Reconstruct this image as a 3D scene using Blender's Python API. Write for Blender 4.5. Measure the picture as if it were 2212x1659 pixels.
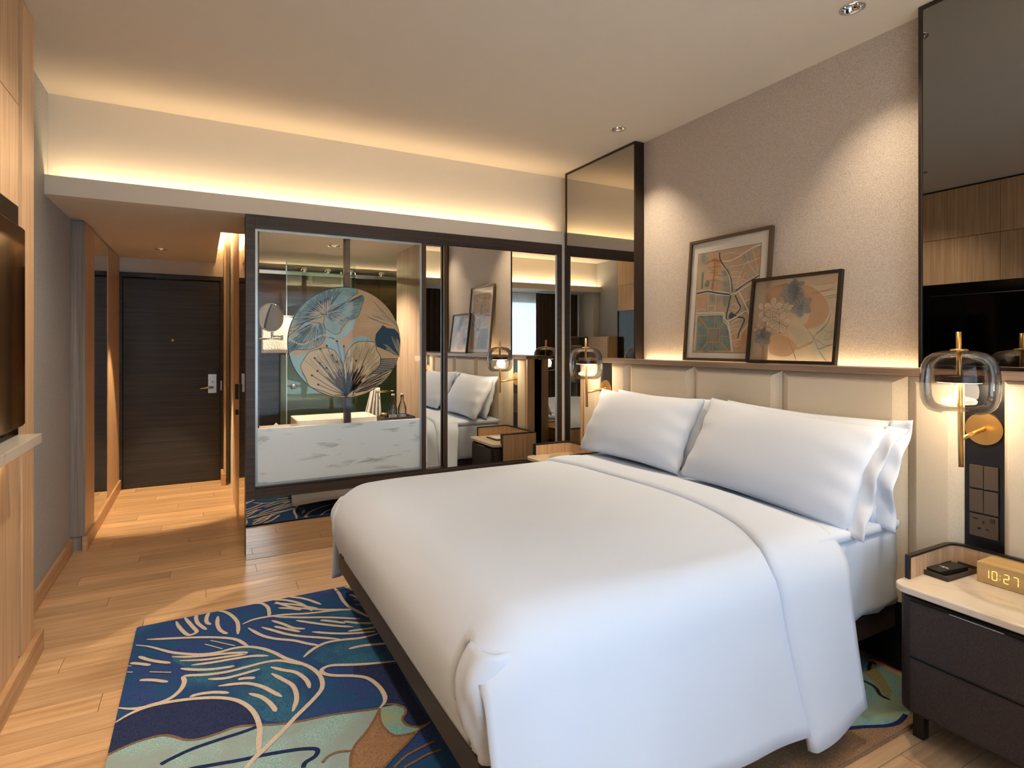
import bpy, bmesh, math, random
from math import sin, cos, pi, radians, sqrt, atan2
from mathutils import Vector, Matrix

random.seed(7)
scene = bpy.context.scene
for o in list(bpy.data.objects):
    bpy.data.objects.remove(o, do_unlink=True)
COL = scene.collection

# ------------------------------------------------------------------ camera
cam_d = bpy.data.cameras.new('camera')
cam = bpy.data.objects.new('camera', cam_d)
COL.objects.link(cam)
cam.location = (0, 0, 1.40)
cam.rotation_euler = (radians(90), 0, radians(-28.383))
cam_d.sensor_width = 36.0
cam_d.lens = 36.0 * 1240 / 2212
cam_d.shift_y = -84.5 / 2212
cam_d.clip_start = 0.02
scene.camera = cam

# ------------------------------------------------------------------ view, world, daylight
scene.view_settings.view_transform = 'Standard'
scene.view_settings.look = 'None'
scene.view_settings.gamma = 1.0
scene.view_settings.use_curve_mapping = False
scene.view_settings.exposure = 0.66
scene.cycles.max_bounces = 7
scene.cycles.diffuse_bounces = 3
scene.cycles.glossy_bounces = 5
scene.cycles.transparent_max_bounces = 10
scene.cycles.adaptive_threshold = 0.08

def S(r, g, b):
    def f(c):
        c /= 255.0
        return c / 12.92 if c <= 0.04045 else ((c + 0.055) / 1.055) ** 2.4
    return (f(r), f(g), f(b), 1.0)

world = bpy.data.worlds.new('overcast_sky')
scene.world = world
world.use_nodes = True
wbg = world.node_tree.nodes['Background']
wbg.inputs[0].default_value = (0.66, 0.82, 1.0, 1)
wbg.inputs[1].default_value = 3.2

WARM = (1.0, 0.71, 0.39)
WARM2 = (1.0, 0.80, 0.56)
NEUT = (1.0, 0.90, 0.78)
COOL = (0.68, 0.84, 1.0)

def area(name, loc, rot, sx, sy, power, color, spread=None):
    d = bpy.data.lights.new(name, 'AREA')
    d.shape = 'RECTANGLE'; d.size = sx; d.size_y = sy
    d.energy = power; d.color = color
    if spread: d.spread = radians(spread)
    o = bpy.data.objects.new(name, d); COL.objects.link(o)
    o.location = loc; o.rotation_euler = rot
    return o

def spot(name, loc, power, color, angle, blend, rad=0.03, rot=(0, 0, 0)):
    d = bpy.data.lights.new(name, 'SPOT')
    d.energy = power; d.color = color; d.spot_size = radians(angle); d.spot_blend = blend
    d.shadow_soft_size = rad
    o = bpy.data.objects.new(name, d); COL.objects.link(o)
    o.location = loc; o.rotation_euler = rot
    return o

# key positions of the room (metres; camera stands at x 0, y 0)
XL, XW = -0.78, 2.79          # left wall, headboard wall
YF, YU = 4.09, 4.18           # wardrobe / beam front, wall above the beam
YB, YC = 0.04, -0.10          # window bulkhead front, wall above it
ZC, ZS, ZT = 2.85, 2.25, 2.36 # ceiling, beam underside, beam top
YWIN = -0.62

# daylight enters by the window behind the camera
sun_d = bpy.data.lights.new('daylight', 'SUN')
sun_d.energy = 1.0; sun_d.color = COOL; sun_d.angle = radians(48)
sun = bpy.data.objects.new('daylight', sun_d); COL.objects.link(sun)
sun.location = (1.5, -6.0, 4.0)
sun.rotation_euler = (radians(90 - 11), 0, radians(6))
sky_portal = area('window_portal', (1.0, YWIN - 0.04, 1.275), (radians(90), 0, 0), 2.5, 1.75, 1, COOL)
sky_portal.data.cycles.is_portal = True
# led strips lying in the two coves
area('led_strip_far_cove', (0.95, 4.120, 2.338), (radians(180), 0, 0), 3.40, 0.025, 5.8, WARM)
area('led_strip_window_cove', (1.0, -0.045, 2.395), (radians(180), 0, 0), 3.5, 0.04, 23, (1.0, 0.80, 0.54))

# ------------------------------------------------------------------ helpers
def link(o, parent=None):
    COL.objects.link(o)
    if parent is not None:
        o.parent = parent
        if parent.type == 'EMPTY':
            o.location = -Vector(parent.location)
    return o

def tag(o, label=None, cat=None, group=None, kind=None):
    if label: o['label'] = label
    if cat: o['category'] = cat
    if group: o['group'] = group
    if kind: o['kind'] = kind
    return o

def thing(name, loc, label, cat, group=None):
    o = bpy.data.objects.new(name, None)
    o.empty_display_size = 0.1
    COL.objects.link(o)
    o.location = loc
    return tag(o, label, cat, group)

def mk(name, verts, faces, mat, parent=None, smooth=False, recalc=True, kind=None):
    me = bpy.data.meshes.new(name)
    me.from_pydata([tuple(v) for v in verts], [], [tuple(f) for f in faces])
    if recalc:
        bm = bmesh.new(); bm.from_mesh(me)
        bmesh.ops.recalc_face_normals(bm, faces=bm.faces)
        bm.to_mesh(me); bm.free()
    me.materials.append(mat)
    if smooth:
        for p in me.polygons: p.use_smooth = True
    o = bpy.data.objects.new(name, me)
    link(o, parent)
    if kind: o['kind'] = kind
    return o

def from_bm(name, bm, mat, parent=None, smooth=False, kind=None):
    me = bpy.data.meshes.new(name)
    bm.to_mesh(me); bm.free()
    me.materials.append(mat)
    if smooth:
        for p in me.polygons: p.use_smooth = True
    o = bpy.data.objects.new(name, me)
    link(o, parent)
    if kind: o['kind'] = kind
    return o

def bm_box(bm, a, b):
    x0, y0, z0 = a; x1, y1, z1 = b
    vs = [bm.verts.new(p) for p in ((x0,y0,z0),(x1,y0,z0),(x1,y1,z0),(x0,y1,z0),(x0,y0,z1),(x1,y0,z1),(x1,y1,z1),(x0,y1,z1))]
    fs = [(0,3,2,1),(4,5,6,7),(0,1,5,4),(1,2,6,5),(2,3,7,6),(3,0,4,7)]
    return [bm.faces.new([vs[i] for i in f]) for f in fs]

def box(name, a, b, mat, parent=None, bevel=0.0, seg=2, kind=None, smooth=False):
    lo = tuple(min(p, q) for p, q in zip(a, b)); hi = tuple(max(p, q) for p, q in zip(a, b))
    bm = bmesh.new(); bm_box(bm, lo, hi)
    if bevel > 0:
        bmesh.ops.bevel(bm, geom=list(bm.edges), offset=bevel, segments=seg, affect='EDGES', profile=0.5)
    return from_bm(name, bm, mat, parent, smooth, kind)

def boxes(name, lst, mat, parent=None, bevel=0.0, kind=None):
    """several boxes that are one piece (a frame, say)"""
    bm = bmesh.new()
    for a, b in lst:
        bm_box(bm, a, b)
    if bevel > 0:
        bmesh.ops.bevel(bm, geom=list(bm.edges), offset=bevel, segments=1, affect='EDGES')
    return from_bm(name, bm, mat, parent, False, kind)

def frame_ring(name, axis, c, d, u0, u1, v0, v1, w, mat, parent=None, bevel=0.0015):
    """rectangular frame in the plane normal to axis ('x' or 'y'); c..d its depth"""
    lst = []
    for (a0, a1, b0, b1) in ((u0, u1, v1 - w, v1), (u0, u1, v0, v0 + w), (u0, u0 + w, v0 + w, v1 - w), (u1 - w, u1, v0 + w, v1 - w)):
        if axis == 'y':
            lst.append(((a0, c, b0), (a1, d, b1)))
        else:
            lst.append(((c, a0, b0), (d, a1, b1)))
    return boxes(name, lst, mat, parent, bevel)

def lathe(name, prof, center, mat, parent=None, n=40, smooth=True, M=None):
    """prof: list of (r, z); revolved round z at center; M optional rotation matrix about center"""
    vs, fs = [], []
    c = Vector(center)
    for r, z in prof:
        for k in range(n):
            p = Vector((r * cos(2*pi*k/n), r * sin(2*pi*k/n), z))
            if M is not None: p = M @ p
            vs.append(c + p)
    for i in range(len(prof) - 1):
        for k in range(n):
            k2 = (k + 1) % n
            fs.append((i*n + k, i*n + k2, (i+1)*n + k2, (i+1)*n + k))
    bm = bmesh.new()
    bv = [bm.verts.new(v) for v in vs]
    for f in fs:
        bm.faces.new([bv[i] for i in f])
    bmesh.ops.remove_doubles(bm, verts=bm.verts, dist=1e-6)
    bmesh.ops.recalc_face_normals(bm, faces=bm.faces)
    o = from_bm(name, bm, mat, parent, smooth)
    return o

def tube(name, pts, rads, mat, parent=None, n=16, caps=True):
    pts = [Vector(p) for p in pts]
    if not isinstance(rads, (list, tuple)): rads = [rads] * len(pts)
    bm = bmesh.new(); rings = []
    ref = None
    for i, p in enumerate(pts):
        t = (pts[min(i+1, len(pts)-1)] - pts[max(i-1, 0)]).normalized()
        if ref is None:
            ref = Vector((0, 0, 1)) if abs(t.z) < 0.9 else Vector((1, 0, 0))
        a = t.cross(ref).normalized(); b = t.cross(a).normalized()
        ref = -b.cross(t) if False else ref
        rings.append([bm.verts.new(p + a*rads[i]*cos(2*pi*k/n) + b*rads[i]*sin(2*pi*k/n)) for k in range(n)])
    for i in range(len(rings) - 1):
        for k in range(n):
            bm.faces.new([rings[i][k], rings[i][(k+1) % n], rings[i+1][(k+1) % n], rings[i+1][k]])
    if caps:
        bm.faces.new(rings[0]); bm.faces.new(rings[-1])
    bmesh.ops.recalc_face_normals(bm, faces=bm.faces)
    o = from_bm(name, bm, mat, parent, True)
    return o

def extrude_poly(name, pts, z0, z1, mat, parent=None, bevel=0.0, M=None, smooth=False):
    """2-D outline (x, y) pulled from z0 to z1"""
    bm = bmesh.new()
    lo = [bm.verts.new((x, y, z0)) for x, y in pts]
    hi = [bm.verts.new((x, y, z1)) for x, y in pts]
    n = len(pts)
    bm.faces.new(lo[::-1]); top = bm.faces.new(hi)
    for i in range(n):
        bm.faces.new([lo[i], lo[(i+1) % n], hi[(i+1) % n], hi[i]])
    bmesh.ops.recalc_face_normals(bm, faces=bm.faces)
    if bevel > 0:
        es = [e for e in bm.edges if abs(e.verts[0].co.z - e.verts[1].co.z) < 1e-7]
        bmesh.ops.bevel(bm, geom=es, offset=bevel, segments=3, affect='EDGES', profile=0.5)
    if M is not None:
        bmesh.ops.transform(bm, matrix=M, verts=bm.verts)
    return from_bm(name, bm, mat, parent, smooth)

def rounded_rect(x0, y0, x1, y1, r, n=8, corners=(1, 1, 1, 1)):
    """outline, corners in order (x0,y0) (x1,y0) (x1,y1) (x0,y1)"""
    pts = []
    for (cx, cy, a0, on, px, py) in ((x0+r, y0+r, pi, corners[0], x0, y0), (x1-r, y0+r, 1.5*pi, corners[1], x1, y0),
                                     (x1-r, y1-r, 0, corners[2], x1, y1), (x0+r, y1-r, 0.5*pi, corners[3], x0, y1)):
        if on:
            for k in range(n + 1):
                a = a0 + 0.5*pi*k/n
                pts.append((cx + r*cos(a), cy + r*sin(a)))
        else:
            pts.append((px, py))
    return pts

def grid_mesh(name, rows, mat, parent=None, smooth=True, solid=0.0, subd=0):
    nr, nc = len(rows), len(rows[0])
    vs = [p for row in rows for p in row]
    fs = [(i*nc + j, i*nc + j + 1, (i+1)*nc + j + 1, (i+1)*nc + j) for i in range(nr-1) for j in range(nc-1)]
    o = mk(name, vs, fs, mat, parent, smooth, recalc=False)
    if solid:
        m = o.modifiers.new('solid', 'SOLIDIFY'); m.thickness = solid; m.offset = 0
    if subd:
        m = o.modifiers.new('sub', 'SUBSURF'); m.levels = subd; m.render_levels = subd
    return o

def catmull(pts, n=5):
    P = [Vector((p[0], p[1], 0)) for p in pts]
    if len(P) < 3: return P
    out = []
    for i in range(len(P) - 1):
        p0, p1, p2, p3 = P[max(i-1, 0)], P[i], P[i+1], P[min(i+2, len(P)-1)]
        for k in range(n):
            t = k / n
            out.append(0.5*((2*p1) + (p2-p0)*t + (2*p0-5*p1+4*p2-p3)*t*t + (3*p1-p0-3*p2+p3)*t*t*t))
    out.append(P[-1])
    return out

class Flat:
    """flat shapes in a local plane (s, t) with small heights; map() places them in the room"""
    def __init__(self, mapf):
        self.m = mapf; self.v = []; self.f = []
    def ribbon(self, pts, w, h, taper=True, smooth=5, thick=0.0):
        P = catmull(pts, smooth)
        n = len(P); L = []
        for i, p in enumerate(P):
            t = P[min(i+1, n-1)] - P[max(i-1, 0)]
            if t.length < 1e-9: t = Vector((1, 0, 0))
            t.normalize(); q = Vector((-t.y, t.x, 0))
            f = 1.0
            if taper:
                e = min(i, n-1-i) / max(1, n*0.12)
                f = 0.35 + 0.65*min(1.0, e)
            L.append((p + q*w*0.5*f, p - q*w*0.5*f))
        b = len(self.v)
        for a, c in L:
            self.v.append(self.m(a.x, a.y, h)); self.v.append(self.m(c.x, c.y, h))
        for i in range(n-1):
            self.f.append((b+2*i, b+2*i+1, b+2*i+3, b+2*i+2))
    def poly(self, pts, h, smooth=0):
        P = [(p[0], p[1]) for p in pts]
        if smooth:
            P = [(q.x, q.y) for q in catmull(P + [P[0]], smooth)][:-1]
        b = len(self.v)
        for x, y in P: self.v.append(self.m(x, y, h))
        self.f.append(tuple(range(b, b + len(P))))
    def disc(self, c, r, h, n=12, e=1.0):
        self.poly([(c[0] + r*cos(2*pi*k/n), c[1] + e*r*sin(2*pi*k/n)) for k in range(n)], h)
    def build(self, name, mat, parent, kind=None):
        bm = bmesh.new()
        vs = [bm.verts.new(p) for p in self.v]
        for f in self.f:
            try: bm.faces.new([vs[i] for i in f])
            except ValueError: pass
        bmesh.ops.triangulate(bm, faces=[f for f in bm.faces if len(f.verts) > 4])
        return from_bm(name, bm, mat, parent, False, kind)

# ------------------------------------------------------------------ materials
def new_mat(name):
    m = bpy.data.materials.new(name); m.use_nodes = True
    nt = m.node_tree
    return m, nt, nt.nodes['Principled BSDF']

def plain(name, col, rough=0.5, metal=0.0, noise=0.0, nscale=40.0, bump=0.0, spec=0.5, coat=0.0):
    m, nt, b = new_mat(name)
    b.inputs['Base Color'].default_value = col
    b.inputs['Roughness'].default_value = rough
    b.inputs['Metallic'].default_value = metal
    b.inputs['Specular IOR Level'].default_value = spec
    if coat: b.inputs['Coat Weight'].default_value = coat
    if noise or bump:
        tc = nt.nodes.new('ShaderNodeTexCoord'); n = nt.nodes.new('ShaderNodeTexNoise')
        n.inputs['Scale'].default_value = nscale; n.inputs['Detail'].default_value = 4
        nt.links.new(tc.outputs['Object'], n.inputs['Vector'])
        if noise:
            mx = nt.nodes.new('ShaderNodeMix'); mx.data_type = 'RGBA'; mx.blend_type = 'MIX'
            mx.inputs[6].default_value = tuple(c*(1-noise) for c in col[:3]) + (1,)
            mx.inputs[7].default_value = tuple(min(1, c*(1+noise)) for c in col[:3]) + (1,)
            nt.links.new(n.outputs['Fac'], mx.inputs[0]); nt.links.new(mx.outputs[2], b.inputs['Base Color'])
        if bump:
            bp = nt.nodes.new('ShaderNodeBump'); bp.inputs['Strength'].default_value = bump; bp.inputs['Distance'].default_value = 0.01
            nt.links.new(n.outputs['Fac'], bp.inputs['Height']); nt.links.new(bp.outputs['Normal'], b.inputs['Normal'])
    return m

def wood(name, c1, c2, scale, rough=0.45, rnd=0.0, detail=6, bump=0.03, contrast=(0.3, 0.7), spec=0.4):
    """straight grained veneer; scale stretches the noise, the small number is the grain direction"""
    m, nt, b = new_mat(name)
    N = nt.nodes; Lk = nt.links
    tc = N.new('ShaderNodeTexCoord'); mp = N.new('ShaderNodeMapping')
    mp.inputs['Scale'].default_value = scale
    oi = N.new('ShaderNodeObjectInfo')
    add = N.new('ShaderNodeVectorMath'); add.operation = 'ADD'
    mul = N.new('ShaderNodeVectorMath'); mul.operation = 'SCALE'; mul.inputs[3].default_value = 37.0
    comb = N.new('ShaderNodeCombineXYZ')
    for i in range(3): Lk.new(oi.outputs['Random'], comb.inputs[i])
    Lk.new(comb.outputs[0], mul.inputs[0])
    Lk.new(tc.outputs['Object'], add.inputs[0]); Lk.new(mul.outputs[0], add.inputs[1])
    Lk.new(add.outputs[0], mp.inputs['Vector'])
    n = N.new('ShaderNodeTexNoise'); n.inputs['Scale'].default_value = 1.0; n.inputs['Detail'].default_value = detail
    n.inputs['Roughness'].default_value = 0.62
    Lk.new(mp.outputs[0], n.inputs['Vector'])
    cr = N.new('ShaderNodeValToRGB')
    cr.color_ramp.elements[0].position = contrast[0]; cr.color_ramp.elements[0].color = c1
    cr.color_ramp.elements[1].position = contrast[1]; cr.color_ramp.elements[1].color = c2
    Lk.new(n.outputs['Fac'], cr.inputs[0])
    out = cr.outputs[0]
    if rnd:
        hs = N.new('ShaderNodeHueSaturation')
        mr = N.new('ShaderNodeMapRange'); mr.inputs[3].default_value = 1 - rnd; mr.inputs[4].default_value = 1 + rnd
        Lk.new(oi.outputs['Random'], mr.inputs[0]); Lk.new(mr.outputs[0], hs.inputs['Value'])
        Lk.new(out, hs.inputs['Color']); out = hs.outputs[0]
    Lk.new(out, b.inputs['Base Color'])
    b.inputs['Roughness'].default_value = rough; b.inputs['Specular IOR Level'].default_value = spec
    if bump:
        bp = N.new('ShaderNodeBump'); bp.inputs['Strength'].default_value = bump; bp.inputs['Distance'].default_value = 0.005
        Lk.new(n.outputs['Fac'], bp.inputs['Height']); Lk.new(bp.outputs['Normal'], b.inputs['Normal'])
    return m

def weave(name, c1, c2, sc=420.0, rough=0.85, bump=0.15, diag=True):
    """woven cloth or wallpaper: two crossed waves broken up by noise"""
    m, nt, b = new_mat(name); N = nt.nodes; Lk = nt.links
    tc = N.new('ShaderNodeTexCoord')
    mp = N.new('ShaderNodeMapping')
    mp.inputs['Rotation'].default_value = (radians(45), 0, radians(45)) if diag else (0, 0, 0)
    Lk.new(tc.outputs['Object'], mp.inputs['Vector'])
    w = N.new('ShaderNodeTexNoise'); w.inputs['Scale'].default_value = sc; w.inputs['Detail'].default_value = 1
    v = N.new('ShaderNodeTexNoise'); v.inputs['Scale'].default_value = 3.0; v.inputs['Detail'].default_value = 3
    Lk.new(mp.outputs[0], w.inputs['Vector']); Lk.new(tc.outputs['Object'], v.inputs['Vector'])
    mx = N.new('ShaderNodeMix'); mx.data_type = 'RGBA'
    cr = N.new('ShaderNodeMapRange'); cr.inputs[1].default_value = 0.35; cr.inputs[2].default_value = 0.65
    Lk.new(w.outputs['Fac'], cr.inputs[0]); Lk.new(cr.outputs[0], mx.inputs[0])
    mx.inputs[6].default_value = c1; mx.inputs[7].default_value = c2
    Lk.new(mx.outputs[2], b.inputs['Base Color'])
    b.inputs['Roughness'].default_value = rough; b.inputs['Specular IOR Level'].default_value = 0.2
    bp = N.new('ShaderNodeBump'); bp.inputs['Strength'].default_value = bump; bp.inputs['Distance'].default_value = 0.002
    Lk.new(w.outputs['Fac'], bp.inputs['Height']); Lk.new(bp.outputs['Normal'], b.inputs['Normal'])
    return m

def pile(name, c1, c2, c3=None, sc=260.0):
    """tufted carpet: fine speckle over broad cloudy colour"""
    m, nt, b = new_mat(name); N = nt.nodes; Lk = nt.links
    tc = N.new('ShaderNodeTexCoord')
    w = N.new('ShaderNodeTexNoise'); w.inputs['Scale'].default_value = sc; w.inputs['Detail'].default_value = 2
    v = N.new('ShaderNodeTexNoise'); v.inputs['Scale'].default_value = 6.0; v.inputs['Detail'].default_value = 3
    Lk.new(tc.outputs['Object'], w.inputs['Vector']); Lk.new(tc.outputs['Object'], v.inputs['Vector'])
    a = N.new('ShaderNodeMapRange'); a.inputs[1].default_value = 0.36; a.inputs[2].default_value = 0.64
    Lk.new(w.outputs['Fac'], a.inputs[0])
    mx = N.new('ShaderNodeMix'); mx.data_type = 'RGBA'
    mx.inputs[6].default_value = c1; mx.inputs[7].default_value = c2
    Lk.new(a.outputs[0], mx.inputs[0]); out = mx.outputs[2]
    if c3:
        a2 = N.new('ShaderNodeMapRange'); a2.inputs[1].default_value = 0.42; a2.inputs[2].default_value = 0.62
        Lk.new(v.outputs['Fac'], a2.inputs[0])
        m2 = N.new('ShaderNodeMix'); m2.data_type = 'RGBA'
        Lk.new(a2.outputs[0], m2.inputs[0]); Lk.new(out, m2.inputs[6]); m2.inputs[7].default_value = c3
        out = m2.outputs[2]
    Lk.new(out, b.inputs['Base Color'])
    b.inputs['Roughness'].default_value = 0.95; b.inputs['Specular IOR Level'].default_value = 0.1
    bp = N.new('ShaderNodeBump'); bp.inputs['Strength'].default_value = 0.6; bp.inputs['Distance'].default_value = 0.004
    Lk.new(w.outputs['Fac'], bp.inputs['Height']); Lk.new(bp.outputs['Normal'], b.inputs['Normal'])
    return m

def marble(name, c1, c2, rough=0.2, sc=(1.1, 1.0, 5.5), rot=(0, radians(-15), 0), width=(0.33, 0.43)):
    m, nt, b = new_mat(name); N = nt.nodes; Lk = nt.links
    tc = N.new('ShaderNodeTexCoord'); mp = N.new('ShaderNodeMapping')
    mp.inputs['Rotation'].default_value = rot; mp.inputs['Scale'].default_value = sc
    Lk.new(tc.outputs['Object'], mp.inputs['Vector'])
    n = N.new('ShaderNodeTexNoise'); n.inputs['Scale'].default_value = 3.2; n.inputs['Detail'].default_value = 8
    n.inputs['Roughness'].default_value = 0.6; n.inputs['Distortion'].default_value = 0.5
    Lk.new(mp.outputs[0], n.inputs['Vector'])
    cr = N.new('ShaderNodeValToRGB')
    cr.color_ramp.elements[0].position = width[0]; cr.color_ramp.elements[0].color = c2
    cr.color_ramp.elements[1].position = width[1]; cr.color_ramp.elements[1].color = c1
    Lk.new(n.outputs['Fac'], cr.inputs[0]); Lk.new(cr.outputs[0], b.inputs['Base Color'])
    b.inputs['Roughness'].default_value = rough
    return m

def mirror(name, tint):
    m, nt, b = new_mat(name)
    b.inputs['Base Color'].default_value = tint; b.inputs['Metallic'].default_value = 1.0
    b.inputs['Roughness'].default_value = 0.0
    return m

def thin_glass(name, tint=(1, 1, 1, 1), refl=0.5, rough=0.0, ior=1.45):
    """thin pane: tinted see-through plus fresnel reflection"""
    m = bpy.data.materials.new(name); m.use_nodes = True
    nt = m.node_tree; nt.nodes.clear(); N = nt.nodes; Lk = nt.links
    out = N.new('ShaderNodeOutputMaterial'); mix = N.new('ShaderNodeMixShader')
    t = N.new('ShaderNodeBsdfTransparent'); t.inputs[0].default_value = tint
    g = N.new('ShaderNodeBsdfGlossy'); g.inputs['Roughness'].default_value = rough
    f = N.new('ShaderNodeFresnel'); f.inputs[0].default_value = ior
    mm = N.new('ShaderNodeMath'); mm.operation = 'MULTIPLY'; mm.inputs[1].default_value = refl
    Lk.new(f.outputs[0], mm.inputs[0]); Lk.new(mm.outputs[0], mix.inputs[0])
    Lk.new(t.outputs[0], mix.inputs[1]); Lk.new(g.outputs[0], mix.inputs[2]); Lk.new(mix.outputs[0], out.inputs[0])
    return m

def veil(name, col, see=0.5, glow=0.5):
    """thin cloth or film that lets light through"""
    m = bpy.data.materials.new(name); m.use_nodes = True
    nt = m.node_tree; nt.nodes.clear(); N = nt.nodes; Lk = nt.links
    out = N.new('ShaderNodeOutputMaterial'); mix = N.new('ShaderNodeMixShader'); mix.inputs[0].default_value = see
    d = N.new('ShaderNodeBsdfDiffuse'); d.inputs[0].default_value = col
    tl = N.new('ShaderNodeBsdfTranslucent'); tl.inputs[0].default_value = col
    m2 = N.new('ShaderNodeMixShader'); m2.inputs[0].default_value = glow
    t = N.new('ShaderNodeBsdfTransparent')
    Lk.new(d.outputs[0], m2.inputs[1]); Lk.new(tl.outputs[0], m2.inputs[2])
    Lk.new(m2.outputs[0], mix.inputs[1]); Lk.new(t.outputs[0], mix.inputs[2]); Lk.new(mix.outputs[0], out.inputs[0])
    return m

def emit(name, col, strength):
    m = bpy.data.materials.new(name); m.use_nodes = True
    nt = m.node_tree; nt.nodes.clear()
    out = nt.nodes.new('ShaderNodeOutputMaterial'); e = nt.nodes.new('ShaderNodeEmission')
    e.inputs[0].default_value = col; e.inputs[1].default_value = strength
    nt.links.new(e.outputs[0], out.inputs[0])
    return m

def cloudy(name, cols, sc=4.0, rough=0.6, alpha=None):
    """print ground: several colours clouded into one another"""
    m, nt, b = new_mat(name); N = nt.nodes; Lk = nt.links
    tc = N.new('ShaderNodeTexCoord'); n = N.new('ShaderNodeTexNoise')
    n.inputs['Scale'].default_value = sc; n.inputs['Detail'].default_value = 4
    Lk.new(tc.outputs['Object'], n.inputs['Vector'])
    cr = N.new('ShaderNodeValToRGB'); el = cr.color_ramp.elements
    k = len(cols)
    pos = [0.33 + 0.36*i/(k-1) for i in range(k)]
    el[0].position = pos[0]; el[0].color = cols[0]; el[1].position = pos[-1]; el[1].color = cols[-1]
    for i in range(1, k-1):
        e = el.new(pos[i]); e.color = cols[i]
    Lk.new(n.outputs['Fac'], cr.inputs[0]); Lk.new(cr.outputs[0], b.inputs['Base Color'])
    b.inputs['Roughness'].default_value = rough
    if alpha is not None: b.inputs['Alpha'].default_value = alpha
    return m

M_CEIL = plain('ceiling_paint', S(222, 212, 198), 0.9, noise=0.02, nscale=8)
M_WHITE = plain('white_paint', S(226, 218, 206), 0.85)
M_WALLP = weave('woven_wallpaper', S(164, 152, 142), S(206, 195, 184), 380, 0.85, 0.25)
M_WALLG = weave('grey_wallpaper', S(140, 141, 142), S(192, 193, 194), 300, 0.85, 0.25)
M_OAK = wood('oak_veneer', S(186, 146, 110), S(224, 190, 152), (70, 70, 1.6), 0.42, 0.05)
M_OAKX = wood('oak_trim', S(176, 134, 96), S(212, 172, 130), (3, 3, 60), 0.45, 0.04)
M_FLOOR = wood('oak_floor', S(184, 144, 104), S(224, 188, 148), (2.2, 34, 34), 0.30, 0.15, bump=0.05, spec=0.5)
M_WOODLITGREY = wood('wood_light_greyed', S(120, 110, 104), S(170, 158, 150), (60, 60, 1.2), 0.6)  # grey cast of the light put into the wood's colour
M_DARKWOOD = wood('dark_stained_wood', S(42, 34, 32), S(74, 62, 58), (60, 60, 1.5), 0.42)
M_DARKWOODX = wood('dark_stained_wood_rail', S(42, 34, 32), S(74, 62, 58), (1.5, 60, 60), 0.42)
M_DOOR = wood('black_oak_door', S(30, 30, 32), S(58, 56, 56), (1.5, 40, 70), 0.42)
M_BATHWOOD = wood('bathroom_plank_tile', S(58, 42, 30), S(98, 74, 54), (1.5, 30, 34), 0.35, 0.06)
M_BATHOAK = wood('bathroom_oak', S(148, 124, 106), S(184, 158, 138), (40, 40, 2.0), 0.5, contrast=(0.25, 0.6))
M_BRONZE = plain('bronze_metal', S(86, 70, 60), 0.35, 0.85)
M_BRONZED = plain('dark_bronze', S(60, 50, 46), 0.4, 0.7)
M_BLACK = plain('black_lacquer', S(24, 22, 22), 0.35)
M_BLACKG = plain('black_glass', S(6, 6, 7), 0.06)
M_STRIP = plain('black_brushed_panel', S(44, 43, 46), 0.28, 0.6)
M_BRASS = plain('brushed_brass', S(226, 186, 118), 0.30, 1.0)
M_STEEL = plain('brushed_steel', S(190, 188, 184), 0.25, 1.0)
M_CHROME = plain('chrome', S(225, 225, 225), 0.06, 1.0)
M_MIRROR = mirror('mirror_silver', (0.80, 0.79, 0.76, 1))
M_MIRBR = mirror('mirror_bronze', (0.50, 0.47, 0.42, 1))
M_MIRDK = mirror('mirror_dark_bronze', (0.27, 0.27, 0.26, 1))
M_PLINTH = mirror('mirror_plinth', (0.62, 0.58, 0.52, 1))
M_GLASS = thin_glass('window_pane', (0.97, 0.985, 0.98, 1), 0.25)
M_SHOWER = thin_glass('shower_glass', (0.80, 0.90, 0.84, 1), 1.0)
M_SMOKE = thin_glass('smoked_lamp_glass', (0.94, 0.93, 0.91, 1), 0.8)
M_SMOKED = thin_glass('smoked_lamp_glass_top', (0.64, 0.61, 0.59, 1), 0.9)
M_CLEAR = thin_glass('bottle_glass', (0.86, 0.90, 0.92, 1), 2.0)
M_MARBLE = marble('white_marble', S(236, 243, 254), S(178, 184, 194), 0.18)
M_MARBLE2 = marble('cream_marble', S(226, 212, 192), S(206, 182, 152), 0.18, (3, 1, 1), (0, 0, 0.2), (0.28, 0.5))
M_MARBLE3 = marble('grey_marble', S(198, 190, 178), S(140, 130, 120), 0.15, (1, 2, 1), (0, 0, 0))
M_LINEN = plain('white_cotton', S(217, 229, 249), 0.85, bump=0.012, nscale=900, spec=0.2)
M_LINENW = plain('white_cotton_pillow', S(222, 231, 247), 0.85, bump=0.012, nscale=900, spec=0.2)
M_UPH = weave('cream_upholstery', S(210, 194, 170), S(230, 216, 194), 500, 0.7, 0.10, False)
M_LEATHER = weave('brown_woven_leather', S(48, 40, 39), S(76, 66, 63), 520, 0.45, 0.5)
M_BEDFR = plain('bed_frame_brown', S(58, 48, 44), 0.5, noise=0.1)
M_PORC = plain('white_porcelain', S(240, 232, 222), 0.12)
M_TOWEL = plain('white_towel', S(230, 224, 214), 0.95, noise=0.08, nscale=120, bump=0.6)
M_DRAPE = plain('brown_curtain', S(84, 70, 60), 0.9, noise=0.1, nscale=60)
M_SHEER = veil('white_sheer', (0.92, 0.94, 0.96, 1), 0.40, 0.65)
M_TILE = plain('sage_tile', S(150, 160, 140), 0.3, noise=0.08, nscale=30)
M_PLASTIC = plain('bronze_switch_plastic', S(96, 80, 66), 0.4, 0.3)
M_DARK = plain('dark_matte', S(20, 18, 18), 0.8)  # near-black matte for floor bed, bed plinth and door backing
M_ALU = plain('aluminium_edge', S(190, 196, 202), 0.35, 0.4)
M_PAPER = plain('paper_white', S(236, 232, 226), 0.8)

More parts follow.
